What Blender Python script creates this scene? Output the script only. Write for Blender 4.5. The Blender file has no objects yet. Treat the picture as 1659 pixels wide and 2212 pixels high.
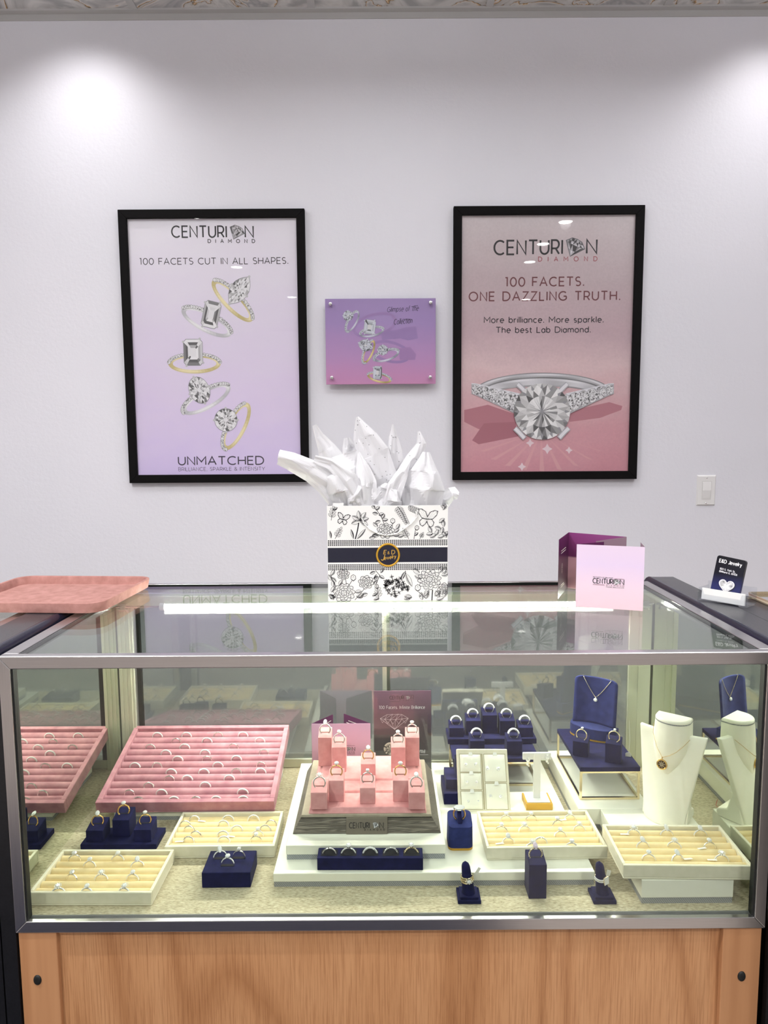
import bpy, bmesh, math, random
from math import sin, cos, pi, radians, sqrt, atan2
from mathutils import Vector, Matrix

# ------------------------------------------------------------------ camera, light, exposure
SC = bpy.context.scene
COL = SC.collection
CAM_Z = 1.297                     # lens height above the shop floor
FPX, PITCH, ROLL = 1500.0, radians(5.94), 0.0064
_f = Vector((0, cos(PITCH), -sin(PITCH))); _u = Vector((0, sin(PITCH), cos(PITCH)))
_R = cos(ROLL) * Vector((1, 0, 0)) - sin(ROLL) * _u
_U = sin(ROLL) * Vector((1, 0, 0)) + cos(ROLL) * _u
cd = bpy.data.cameras.new('camera'); cam = bpy.data.objects.new('camera', cd); COL.objects.link(cam)
cd.sensor_fit = 'HORIZONTAL'; cd.sensor_width = 36.0; cd.lens = FPX * 36.0 / 1659.0
cd.clip_start = 0.02; cd.clip_end = 50
mw = Matrix((( _R.x, _U.x, -_f.x, 0), (_R.y, _U.y, -_f.y, 0), (_R.z, _U.z, -_f.z, CAM_Z), (0, 0, 0, 1)))
cam.matrix_world = mw
SC.camera = cam
SC.view_settings.view_transform = 'Standard'
SC.view_settings.look = 'None'
SC.view_settings.gamma = 1.0
SC.view_settings.use_curve_mapping = False
SC.view_settings.exposure = 1.48
wd = bpy.data.worlds.new('world'); SC.world = wd; wd.use_nodes = True
wd.node_tree.nodes['Background'].inputs[0].default_value = (0.5, 0.5, 0.55, 1)
wd.node_tree.nodes['Background'].inputs[1].default_value = 0.25

CEIL = 2.781                      # ceiling height
WALL_Y = 2.573                    # back wall
TOP = 0.9647                      # top of the showcase
DECK = 0.522                      # display deck inside the showcase
# (x, y, watts, spot angle deg, blend, lean towards the wall in degrees)
WALL_SPOTS = [(-1.03, 2.30, 4.2, 130, 1.0, 10), (1.38, 2.30, 3.8, 130, 1.0, 10)]
ROOM_SPOTS = [(1.26, 0.16, 16), (1.23, -0.38, 20), (1.24, -0.92, 26), (1.53, -2.5, 30),
              (-1.25, -1.03, 48), (-0.94, -2.3, 36), (-1.2, 0.45, 44)]
LED_POWER = 15.0
FILL_POWER = 3.0
FILL_PANELS = [(-1.3, 1.60, .50), (0.0, 1.60, .50), (1.3, 1.60, .50), (0.0, -1.6, .60)]  # added fill panels out of view, put in to brighten the wall

# survey helper: where a line of sight meets a plane of the real room
def ray(px, py): return (px - 829.5) / FPX * _R - (py - 1106) / FPX * _U + _f
def onz(px, py, z):
    d = ray(px, py); t = (z - CAM_Z) / d.z
    return Vector((d.x * t, d.y * t, z))
def ony(px, py, y):
    d = ray(px, py); t = y / d.y
    return Vector((d.x * t, y, CAM_Z + d.z * t))

# ------------------------------------------------------------------ object helpers
def link(o): COL.objects.link(o); return o
def tag(o, label=None, cat=None, group=None, kind=None):
    if label: o['label'] = label
    if cat: o['category'] = cat
    if group: o['group'] = group
    if kind: o['kind'] = kind
    return o
def thing(name, label, cat, loc=(0, 0, 0), rz=0.0, group=None):
    o = bpy.data.objects.new(name, None); link(o)
    o.empty_display_size = 0.02
    o.location = loc; o.rotation_euler = (0, 0, rz)
    return tag(o, label, cat, group)
def dup(root):
    r = root.copy(); link(r)
    for ch in list(root.children):
        c = ch.copy(); link(c); c.parent = r
        for g in list(ch.children):
            d = g.copy(); link(d); d.parent = c
    return r

class MB:
    """collects shapes; build() links them as ONE mesh object"""
    def __init__(s, M=None):
        s.v = []; s.f = []; s.mi = []; s.sm = []; s.col = []; s.M = M or Matrix(); s.m = 0; s.smooth = False; s.c = None
    def add(s, verts, faces, smooth=None):
        o = len(s.v)
        s.v += [s.M @ Vector(p) for p in verts]
        for f in faces:
            s.f.append([o + i for i in f]); s.mi.append(s.m); s.sm.append(s.smooth if smooth is None else smooth); s.col.append(s.c)
        return s
    def box(s, x0, x1, y0, y1, z0, z1):
        return s.add([(x0,y0,z0),(x1,y0,z0),(x1,y1,z0),(x0,y1,z0),(x0,y0,z1),(x1,y0,z1),(x1,y1,z1),(x0,y1,z1)],
                     [(0,3,2,1),(4,5,6,7),(0,1,5,4),(1,2,6,5),(2,3,7,6),(3,0,4,7)])
    def hexa(s, b, t):           # two quads of four points, bottom and top
        return s.add(list(b) + list(t), [(0,3,2,1),(4,5,6,7),(0,1,5,4),(1,2,6,5),(2,3,7,6),(3,0,4,7)])
    def prism(s, poly, z0, z1, axis='z'):
        n = len(poly)
        mk = {'z': lambda p, z: (p[0], p[1], z), 'y': lambda p, z: (p[0], z, p[1]), 'x': lambda p, z: (z, p[0], p[1])}[axis]
        vs = [mk(p, z0) for p in poly] + [mk(p, z1) for p in poly]
        return s.add(vs, [list(range(n))[::-1], list(range(n, 2*n))] + [(i, (i+1) % n, n+(i+1) % n, n+i) for i in range(n)])
    def tube(s, pts, r, n=8, closed=False, cap=True, smooth=True):
        pts = [Vector(p) for p in pts]; N = len(pts); rings = []
        rr = r if isinstance(r, (list, tuple)) else [r] * N
        up = None; vs = []
        for i, p in enumerate(pts):
            a = pts[(i-1) % N] if (closed or i > 0) else p
            b = pts[(i+1) % N] if (closed or i < N-1) else p
            t = (b - a).normalized()
            if up is None:
                up = Vector((0,0,1)) if abs(t.z) < 0.9 else Vector((1,0,0))
            x = t.cross(up)
            if x.length < 1e-6: x = t.cross(Vector((0,1,0)))
            x.normalize(); y = x.cross(t).normalized(); up = y
            vs += [p + rr[i] * (cos(2*pi*k/n) * x + sin(2*pi*k/n) * y) for k in range(n)]
        fs = []
        for i in range(N if closed else N-1):
            a = i * n; b = ((i+1) % N) * n
            fs += [(a+k, a+(k+1) % n, b+(k+1) % n, b+k) for k in range(n)]
        s.add(vs, fs, smooth)
        if cap and not closed:
            s.add(vs[:n], [list(range(n))[::-1]], False); s.add(vs[-n:], [list(range(n))], False)
        return s
    def lathe(s, prof, n=24, smooth=True, axis='z'):
        vs = []; fs = []
        for (r, z) in prof:
            for k in range(n):
                a = 2*pi*k/n
                vs.append((r*cos(a), r*sin(a), z) if axis == 'z' else (r*cos(a), z, r*sin(a)))
        for i in range(len(prof)-1):
            for k in range(n):
                fs.append((i*n+k, i*n+(k+1) % n, (i+1)*n+(k+1) % n, (i+1)*n+k))
        return s.add(vs, fs, smooth)
    def grid(s, fn, nu, nv, smooth=True):
        vs = [fn(i/nu, j/nv) for j in range(nv+1) for i in range(nu+1)]
        fs = [(j*(nu+1)+i, j*(nu+1)+i+1, (j+1)*(nu+1)+i+1, (j+1)*(nu+1)+i) for j in range(nv) for i in range(nu)]
        return s.add(vs, fs, smooth)
    def ball(s, c, r, n=8, m=5, smooth=True):
        vs = []; fs = []
        for j in range(m+1):
            a = pi*j/m
            for k in range(n):
                b = 2*pi*k/n; vs.append((c[0]+r*sin(a)*cos(b), c[1]+r*sin(a)*sin(b), c[2]+r*cos(a)))
        for j in range(m):
            for k in range(n): fs.append((j*n+k, (j+1)*n+k, (j+1)*n+(k+1) % n, j*n+(k+1) % n))
        return s.add(vs, fs, smooth)
    def build(s, name, mat, parent=None, loc=None, rot=None, bevel=0, seg=2, weld=False, solid=0):
        me = bpy.data.meshes.new(name)
        me.from_pydata([tuple(p) for p in s.v], [], s.f)
        for m_ in (mat if isinstance(mat, (list, tuple)) else [mat]): me.materials.append(m_)
        me.polygons.foreach_set('material_index', s.mi); me.polygons.foreach_set('use_smooth', s.sm)
        if any(c is not None for c in s.col):
            ca = me.color_attributes.new('Ink', 'FLOAT_COLOR', 'CORNER')
            for p in me.polygons:
                c = s.col[p.index] or (1, 1, 1)
                for li in p.loop_indices: ca.data[li].color = (c[0], c[1], c[2], 1)
        me.update()
        if weld:
            bm = bmesh.new(); bm.from_mesh(me); bmesh.ops.remove_doubles(bm, verts=bm.verts, dist=1e-5); bm.to_mesh(me); bm.free()
        o = bpy.data.objects.new(name, me); link(o)
        if parent: o.parent = parent
        if loc: o.location = loc
        if rot: o.rotation_euler = rot
        if bevel:
            b = o.modifiers.new('bevel', 'BEVEL'); b.width = bevel; b.segments = seg; b.limit_method = 'ANGLE'; b.angle_limit = radians(35)
            b.harden_normals = False
        if solid:
            q = o.modifiers.new('solid', 'SOLIDIFY'); q.thickness = solid; q.offset = 0
        return o

def rrect(x0, x1, y0, y1, r, n=5):
    pts = []
    for cx, cy, a0 in ((x1-r, y0+r, -90), (x1-r, y1-r, 0), (x0+r, y1-r, 90), (x0+r, y0+r, 180)):
        for k in range(n+1):
            a = radians(a0 + 90*k/n); pts.append((cx + r*cos(a), cy + r*sin(a)))
    return pts

# ------------------------------------------------------------------ materials
def srgb(r, g=None, b=None):
    if g is None: g = b = r
    f = lambda c: (c/255/12.92 if c/255 <= 0.04045 else ((c/255+0.055)/1.055)**2.4)
    return (f(r), f(g), f(b))
def lerp(a, b, t): return tuple(a[i] + (b[i]-a[i])*t for i in range(3))
class NT:
    def __init__(s, name):
        s.mat = bpy.data.materials.new(name); s.mat.use_nodes = True
        s.t = s.mat.node_tree; s.t.nodes.clear(); s.out = s.n('ShaderNodeOutputMaterial')
    def n(s, kind, **kw):
        x = s.t.nodes.new(kind)
        for k, v in kw.items(): setattr(x, k, v)
        return x
    def l(s, a, b): s.t.links.new(a, b)
    def coord(s, scale=(1, 1, 1), kind='Object', rot=(0, 0, 0)):
        c = s.n('ShaderNodeTexCoord'); m = s.n('ShaderNodeMapping')
        m.inputs['Scale'].default_value = scale; m.inputs['Rotation'].default_value = rot
        s.l(c.outputs[kind], m.inputs['Vector']); return m.outputs['Vector']
    def noise(s, vec, scale, detail=3, rough=0.5):
        x = s.n('ShaderNodeTexNoise'); x.inputs['Scale'].default_value = scale
        x.inputs['Detail'].default_value = detail; x.inputs['Roughness'].default_value = rough
        if vec is not None: s.l(vec, x.inputs['Vector'])
        return x.outputs['Fac']
    def ramp(s, fac, stops):
        r = s.n('ShaderNodeValToRGB'); e = r.color_ramp.elements
        while len(e) < len(stops): e.new(0.5)
        for i, (p, c) in enumerate(stops):
            e[i].position = p; e[i].color = (c[0], c[1], c[2], 1)
        s.l(fac, r.inputs['Fac']); return r.outputs['Color']
    def bump(s, h, strength, dist=0.001):
        b = s.n('ShaderNodeBump'); b.inputs['Strength'].default_value = strength; b.inputs['Distance'].default_value = dist
        s.l(h, b.inputs['Height']); return b.outputs['Normal']
    def bsdf(s, **kw):
        p = s.n('ShaderNodeBsdfPrincipled')
        for k, v in kw.items():
            k = k.replace('_', ' ')
            if hasattr(v, 'is_linked') or isinstance(v, bpy.types.NodeSocket): s.l(v, p.inputs[k])
            else: p.inputs[k].default_value = (v[0], v[1], v[2], 1) if isinstance(v, tuple) and len(v) == 3 else v
        s.l(p.outputs['BSDF'], s.out.inputs['Surface']); return p

def plain(name, c, rough=0.5, metal=0.0, **kw):
    t = NT(name); t.bsdf(Base_Color=c, Roughness=rough, Metallic=metal, **kw); return t.mat
def grained(name, c0, c1, scale=60, rough=0.6, bump=0.2, dist=0.0006, metal=0.0, stretch=(1, 1, 1), fine=None, **kw):
    t = NT(name); v = t.coord(stretch); f = t.noise(v, scale, 4)
    d = dict(Base_Color=t.ramp(f, [(0.3, c0), (0.7, c1)]), Roughness=rough, Metallic=metal)
    if bump: d['Normal'] = t.bump(t.noise(v, fine or scale*3, 2), bump, dist)
    d.update(kw); t.bsdf(**d); return t.mat
def velvet(name, c0, c1, scale=50, sheen=0.25):
    t = NT(name); v = t.coord(); f = t.noise(v, scale, 5, 0.6)
    p = t.bsdf(Base_Color=t.ramp(f, [(0.3, c0), (0.7, c1)]), Roughness=0.9, Normal=t.bump(t.noise(v, 900, 2), 0.18, 0.0006))
    p.inputs['Sheen Weight'].default_value = sheen; p.inputs['Sheen Roughness'].default_value = 0.4
    p.inputs['Specular IOR Level'].default_value = 0.2
    return t.mat
def brushed(name, c, rough=0.3, stretch=(3, 300, 300)):
    t = NT(name); v = t.coord(stretch); f = t.noise(v, 4, 3)
    t.bsdf(Base_Color=t.ramp(f, [(0.3, tuple(x*0.88 for x in c)), (0.7, c)]), Metallic=1.0, Roughness=rough, Normal=t.bump(f, 0.05, 0.0003)); return t.mat
def pane(name, tint=(0.93, 0.97, 0.95), ior=1.5):
    t = NT(name)
    tr = t.n('ShaderNodeBsdfTransparent'); tr.inputs['Color'].default_value = (*tint, 1)
    gl = t.n('ShaderNodeBsdfGlossy'); gl.inputs['Roughness'].default_value = 0.0
    lw = t.n('ShaderNodeLayerWeight'); lw.inputs['Blend'].default_value = 0.5
    pw = t.n('ShaderNodeMath', operation='POWER'); pw.inputs[1].default_value = 5.0; t.l(lw.outputs['Facing'], pw.inputs[0])
    r0 = ((ior-1)/(ior+1))**2
    fr = t.n('ShaderNodeMath', operation='MULTIPLY_ADD'); fr.inputs[1].default_value = 1-r0; fr.inputs[2].default_value = r0; t.l(pw.outputs[0], fr.inputs[0])
    mx = t.n('ShaderNodeMixShader'); t.l(fr.outputs[0], mx.inputs[0]); t.l(tr.outputs[0], mx.inputs[1]); t.l(gl.outputs[0], mx.inputs[2])
    t.l(mx.outputs[0], t.out.inputs['Surface']); return t.mat
def emit(name, c, s):
    t = NT(name); e = t.n('ShaderNodeEmission'); e.inputs[0].default_value = (*c, 1); e.inputs[1].default_value = s
    t.l(e.outputs[0], t.out.inputs['Surface']); return t.mat
def inked(name, rough=0.45):
    t = NT(name); a = t.n('ShaderNodeAttribute'); a.attribute_name = 'Ink'
    t.bsdf(Base_Color=a.outputs['Color'], Roughness=rough); return t.mat

M = {}
def wall_mat():
    t = NT('wall paint'); v = t.coord()
    b = t.bump(t.noise(v, 70, 4, 0.6), 0.35, 0.002)
    f = t.noise(v, 1.5, 2)
    t.bsdf(Base_Color=t.ramp(f, [(0.3, srgb(226, 226, 233)), (0.7, srgb(231, 230, 237))]), Roughness=0.55, Normal=b); return t.mat
M['wall'] = wall_mat()
def oak():
    t = NT('oak veneer'); v = t.coord((1, 1, 0.13))
    big = t.n('ShaderNodeTexNoise'); big.inputs['Scale'].default_value = 2.4; big.inputs['Detail'].default_value = 1.5; t.l(v, big.inputs['Vector'])
    w = t.n('ShaderNodeMath', operation='MULTIPLY'); w.inputs[1].default_value = 34; t.l(big.outputs['Fac'], w.inputs[0])
    fr = t.n('ShaderNodeMath', operation='PINGPONG'); fr.inputs[1].default_value = 1.0; t.l(w.outputs[0], fr.inputs[0])
    fine = t.noise(t.coord((1, 1, 0.025)), 420, 3, 0.65)
    rings = t.ramp(fr.outputs[0], [(0.0, srgb(198, 149, 105)), (0.6, srgb(192, 142, 98)), (1.0, srgb(174, 124, 82))])
    pores = t.ramp(fine, [(0.36, srgb(172, 140, 110)), (0.55, srgb(246, 242, 238))])
    mx = t.n('ShaderNodeMix', data_type='RGBA', blend_type='MULTIPLY'); mx.inputs[0].default_value = 0.42
    t.l(rings, mx.inputs[6]); t.l(pores, mx.inputs[7])
    t.bsdf(Base_Color=mx.outputs[2], Roughness=0.45, Normal=t.bump(fine, 0.12, 0.0004)); return t.mat
M['oak'] = oak()
M['oak_strip'] = grained('oak strip', srgb(172, 122, 82), srgb(190, 140, 98), 12, 0.45, 0.1, stretch=(4, 4, 0.15), fine=60)
M['steel'] = brushed('brushed aluminium', (0.62, 0.61, 0.61), 0.28)
M['steel_v'] = brushed('brushed aluminium upright', (0.62, 0.61, 0.61), 0.28, (300, 300, 3))
M['post'] = plain('satin aluminium post', (0.70, 0.71, 0.58), 0.42, 0.35)
M['chrome'] = plain('chrome', (0.8, 0.8, 0.8), 0.08, 1.0)
M['channel'] = plain('dull aluminium channel', srgb(128, 128, 126), 0.5, 0.0)
M['rubber'] = plain('black gasket', srgb(18, 20, 18), 0.6)
M['pane'] = pane('clear glass')
M['pane_back'] = pane('rear door glass', (0.70, 0.73, 0.71), 2.15)
M['pane_front'] = pane('front glass', (0.84, 0.87, 0.84))
M['glazing'] = pane('poster glazing', (0.985, 0.985, 0.985), 1.45)
M['acrylic'] = pane('clear acrylic', (0.95, 0.96, 0.97))
M['mirror'] = plain('mirror', (0.80, 0.84, 0.76), 0.0, 1.0)
def fabric():
    t = NT('woven deck cloth'); v = t.coord((1, 1, 1))
    wx = t.n('ShaderNodeTexWave'); wx.inputs['Scale'].default_value = 170; wx.inputs['Distortion'].default_value = 3; wx.inputs['Detail Scale'].default_value = 4
    t.l(v, wx.inputs['Vector'])
    n1 = t.noise(t.coord((0.35, 1, 1)), 420, 3, 0.7)
    mx = t.n('ShaderNodeMath', operation='MULTIPLY'); t.l(wx.outputs['Fac'], mx.inputs[0]); t.l(n1, mx.inputs[1])
    t.bsdf(Base_Color=t.ramp(n1, [(0.3, srgb(150, 138, 112)), (0.5, srgb(192, 180, 152)), (0.72, srgb(218, 208, 182))]), Roughness=0.9,
           Normal=t.bump(n1, 0.8, 0.0015)); return t.mat
M['deck'] = fabric()
M['black'] = grained('black laminate', srgb(16, 16, 18), srgb(24, 24, 27), 300, 0.35, 0.1)
M['granite'] = grained('dark speckled counter', srgb(40, 40, 44), srgb(66, 65, 69), 500, 0.28, 0.05)
M['bullnose'] = plain('dark navy edge band', srgb(22, 24, 42), 0.22)
M['pink'] = velvet('pink velvet', srgb(170, 114, 127), srgb(201, 146, 156), 40, 0.15)
M['pink_suede'] = velvet('pink suede', srgb(208, 144, 147), srgb(228, 168, 169), 60, 0.08)
M['rose_tray'] = velvet('rose suede', srgb(158, 112, 104), srgb(186, 138, 130), 45, 0.08)
M['navy'] = velvet('navy velvet', srgb(20, 21, 54), srgb(30, 30, 78), 60, 0.04)
M['navy_blue'] = velvet('blue microfibre', srgb(34, 40, 88), srgb(48, 56, 112), 60, 0.08)
M['cream'] = grained('cream leatherette', srgb(222, 216, 194), srgb(232, 226, 206), 90, 0.5, 0.1)
M['cream_roll'] = velvet('cream suede roll', srgb(232, 208, 158), srgb(240, 220, 174), 60, 0.1)
M['ivory'] = grained('ivory lacquer', srgb(240, 238, 224), srgb(244, 242, 230), 60, 0.3, 0.03)
def band():
    t = NT('silver woven band'); v = t.coord((1, 1, 1), rot=(0, radians(38), 0))
    w = t.n('ShaderNodeTexWave'); w.inputs['Scale'].default_value = 110; w.inputs['Distortion'].default_value = 1.5; t.l(v, w.inputs['Vector'])
    t.bsdf(Base_Color=t.ramp(w.outputs['Fac'], [(0.2, srgb(146, 148, 154)), (0.8, srgb(178, 180, 186))]), Roughness=0.5, Metallic=0.3, Normal=t.bump(w.outputs['Fac'], 0.5, 0.0006)); return t.mat
M['band'] = band()
M['gold'] = plain('yellow gold', (0.95, 0.62, 0.22), 0.14, 1.0)
M['gold_pale'] = plain('pale gold', (0.85, 0.72, 0.48), 0.18, 1.0)
M['gold_satin'] = plain('satin gold base', srgb(206, 158, 48), 0.4, 0.35)
M['silver'] = plain('white gold', (0.83, 0.82, 0.80), 0.12, 1.0)
def gemmat(name, c):
    t = NT(name)
    g = t.n('ShaderNodeBsdfGlossy'); g.inputs['Color'].default_value = (*c, 1); g.inputs['Roughness'].default_value = 0.04
    d = t.n('ShaderNodeBsdfDiffuse'); d.inputs['Color'].default_value = (*c, 1)
    m = t.n('ShaderNodeMixShader'); m.inputs[0].default_value = 0.68; t.l(g.outputs[0], m.inputs[1]); t.l(d.outputs[0], m.inputs[2])
    t.l(m.outputs[0], t.out.inputs['Surface']); return t.mat
M['gem'] = gemmat('diamond', (0.96, 0.965, 0.98))
M['gem_lilac'] = gemmat('lilac stone', (0.78, 0.66, 0.82))
M['white'] = plain('white card', srgb(240, 240, 238), 0.5)
M['white_plastic'] = plain('white plastic', srgb(232, 231, 230), 0.35)
M['paper'] = plain('white paper tag', srgb(236, 234, 226), 0.7)
M['blackframe'] = plain('black frame', srgb(8, 6, 7), 0.7, Specular_IOR_Level=0.15)
M['ink'] = inked('printed ink')
M['ink_gloss'] = inked('printed ink under glaze', 0.35)
M['dark'] = plain('black print', srgb(20, 20, 24), 0.5)
M['walnut'] = None
def ripple():
    t = NT('rippled taupe wood'); v = t.coord((0.05, 1, 1))
    w = t.n('ShaderNodeTexNoise'); w.inputs['Scale'].default_value = 170; w.inputs['Detail'].default_value = 1.5; t.l(v, w.inputs['Vector'])
    m = t.n('ShaderNodeMath', operation='MULTIPLY'); m.inputs[1].default_value = 9; t.l(w.outputs['Fac'], m.inputs[0])
    p = t.n('ShaderNodeMath', operation='PINGPONG'); p.inputs[1].default_value = 0.5; t.l(m.outputs[0], p.inputs[0])
    t.bsdf(Base_Color=t.ramp(p.outputs[0], [(0.0, srgb(78, 70, 62)), (0.5, srgb(134, 124, 112)), (1, srgb(150, 140, 128))]), Roughness=0.5, Normal=t.bump(p.outputs[0], 0.9, 0.002)); return t.mat
M['ripple'] = ripple()
M['taupe'] = velvet('taupe suede', srgb(150, 140, 124), srgb(166, 156, 140), 70, 0.15)
M['plaque'] = plain('brushed taupe plaque', srgb(128, 118, 106), 0.35, 0.4)
def tissue():
    t = NT('tissue paper'); v = t.coord()
    d = t.n('ShaderNodeBsdfDiffuse'); d.inputs['Color'].default_value = (*srgb(246, 246, 248), 1)
    r = t.n('ShaderNodeBsdfTranslucent'); r.inputs['Color'].default_value = (*srgb(240, 240, 242), 1)
    g = t.n('ShaderNodeBsdfGlossy'); g.inputs['Roughness'].default_value = 0.35
    b = t.bump(t.noise(v, 90, 3), 0.12, 0.001); t.l(b, d.inputs['Normal']); t.l(b, g.inputs['Normal'])
    m = t.n('ShaderNodeMixShader'); m.inputs[0].default_value = 0.42; t.l(d.outputs[0], m.inputs[1]); t.l(r.outputs[0], m.inputs[2])
    m2 = t.n('ShaderNodeMixShader'); m2.inputs[0].default_value = 0.02; t.l(m.outputs[0], m2.inputs[1]); t.l(g.outputs[0], m2.inputs[2])
    t.l(m2.outputs[0], t.out.inputs['Surface']); return t.mat
M['tissue'] = tissue()
def marble():
    t = NT('marble ceiling tile'); v = t.coord()
    n1 = t.n('ShaderNodeTexNoise'); n1.inputs['Scale'].default_value = 3.6; n1.inputs['Detail'].default_value = 5; n1.inputs['Distortion'].default_value = 2.5; t.l(v, n1.inputs['Vector'])
    c = t.ramp(n1.outputs['Fac'], [(0.30, srgb(168, 168, 168)), (0.44, srgb(216, 214, 212)), (0.500, srgb(190, 186, 182)), (0.508, srgb(74, 62, 52)), (0.520, srgb(204, 160, 96)), (0.530, srgb(220, 216, 212)), (0.62, srgb(160, 160, 162)), (0.72, srgb(214, 212, 210)), (0.76, srgb(112, 56, 38))])
    t.bsdf(Base_Color=c, Roughness=0.3); return t.mat
M['marble'] = marble()
M['floor'] = grained('shop floor', srgb(152, 142, 134), srgb(170, 158, 148), 6, 0.5, 0.05)
M['mat'] = velvet('navy floor mat', srgb(28, 30, 44), srgb(40, 42, 60), 200, 0.05)
M['ceil'] = plain('ceiling white', srgb(215, 214, 212), 0.8)
M['trim_grey'] = plain('ceiling trim', srgb(188, 187, 186), 0.5)
def gradient(name, stops, z0, z1, rough=0.4, blot=0.0, axis='Z', grain=0.0):
    """a printed colour wash running up the sheet"""
    t = NT(name); c = t.n('ShaderNodeTexCoord'); s = t.n('ShaderNodeSeparateXYZ'); t.l(c.outputs['Object'], s.inputs[0])
    m = t.n('ShaderNodeMapRange'); m.inputs[1].default_value = z0; m.inputs[2].default_value = z1; t.l(s.outputs[axis], m.inputs[0])
    n = t.noise(t.coord((1, 1, 2.2)), 5, 4, 0.6)
    a = t.n('ShaderNodeMath', operation='MULTIPLY_ADD'); a.inputs[1].default_value = blot; t.l(n, a.inputs[0])
    b = t.n('ShaderNodeMath', operation='SUBTRACT'); t.l(m.outputs[0], b.inputs[0]); b.inputs[1].default_value = blot*0.5
    t.l(b.outputs[0], a.inputs[2])
    col = t.ramp(a.outputs[0], stops)
    if grain:
        g = t.noise(t.coord(), 160, 3, 0.7)
        gr = t.ramp(g, [(0.3, (1-grain,)*3), (0.7, (1, 1, 1))])
        mx = t.n('ShaderNodeMix', data_type='RGBA', blend_type='MULTIPLY'); mx.inputs[0].default_value = 1
        t.l(col, mx.inputs[6]); t.l(gr, mx.inputs[7]); col = mx.outputs[2]
    t.bsdf(Base_Color=col, Roughness=rough); return t.mat

# ------------------------------------------------------------------ flat print: strokes, letters, drawn rings
class Art:
    """flat coloured shapes on a sheet; local axes x right, z up, y towards the back; later shapes lie on top"""
    def __init__(s, y0=-0.0004, step=0.000002): s.mb = MB(); s.y = y0; s.st = step
    def poly(s, pts, c):
        s.mb.c = c; s.mb.add([(p[0], s.y, p[1]) for p in pts], [list(range(len(pts)))]); s.y -= s.st
    def disc(s, x, z, r, c, n=14, rz=None, rot=0):
        rz = rz or r
        s.poly([(x + r*cos(2*pi*k/n)*cos(rot) - rz*sin(2*pi*k/n)*sin(rot), z + r*cos(2*pi*k/n)*sin(rot) + rz*sin(2*pi*k/n)*cos(rot)) for k in range(n)], c)
    def stroke(s, pts, w, c, closed=False, taper=False):
        P = [Vector((p[0], p[1])) for p in pts]; N = len(P)
        if N < 2: return
        L = []; R = []
        for i, p in enumerate(P):
            a = P[i-1] if (i > 0 or closed) else p
            b = P[(i+1) % N] if (i < N-1 or closed) else p
            d1 = (p - a); d2 = (b - p)
            t1 = d1.normalized() if d1.length > 1e-9 else d2.normalized()
            t2 = d2.normalized() if d2.length > 1e-9 else t1
            t = (t1 + t2)
            t = t.normalized() if t.length > 1e-6 else t1
            n = Vector((-t.y, t.x)); k = min(1 / max(0.35, n.dot(Vector((-t1.y, t1.x)))), 1.8)
            ww = w * 0.5 * k
            if taper: ww *= 0.25 + 0.75*sin(pi * (i+0.001) / (N-1))
            L.append(p + n*ww); R.append(p - n*ww)
        vs = [(q.x, s.y, q.y) for q in L] + [(q.x, s.y, q.y) for q in R]
        m = N if closed else N-1
        s.mb.c = c; s.mb.add(vs, [(i, N+i, N+(i+1) % N, (i+1) % N) for i in range(m)]); s.y -= s.st
    def build(s, name, parent, mat=None, loc=None, rot=None): return s.mb.build(name, mat or M['ink'], parent, loc, rot)

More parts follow.
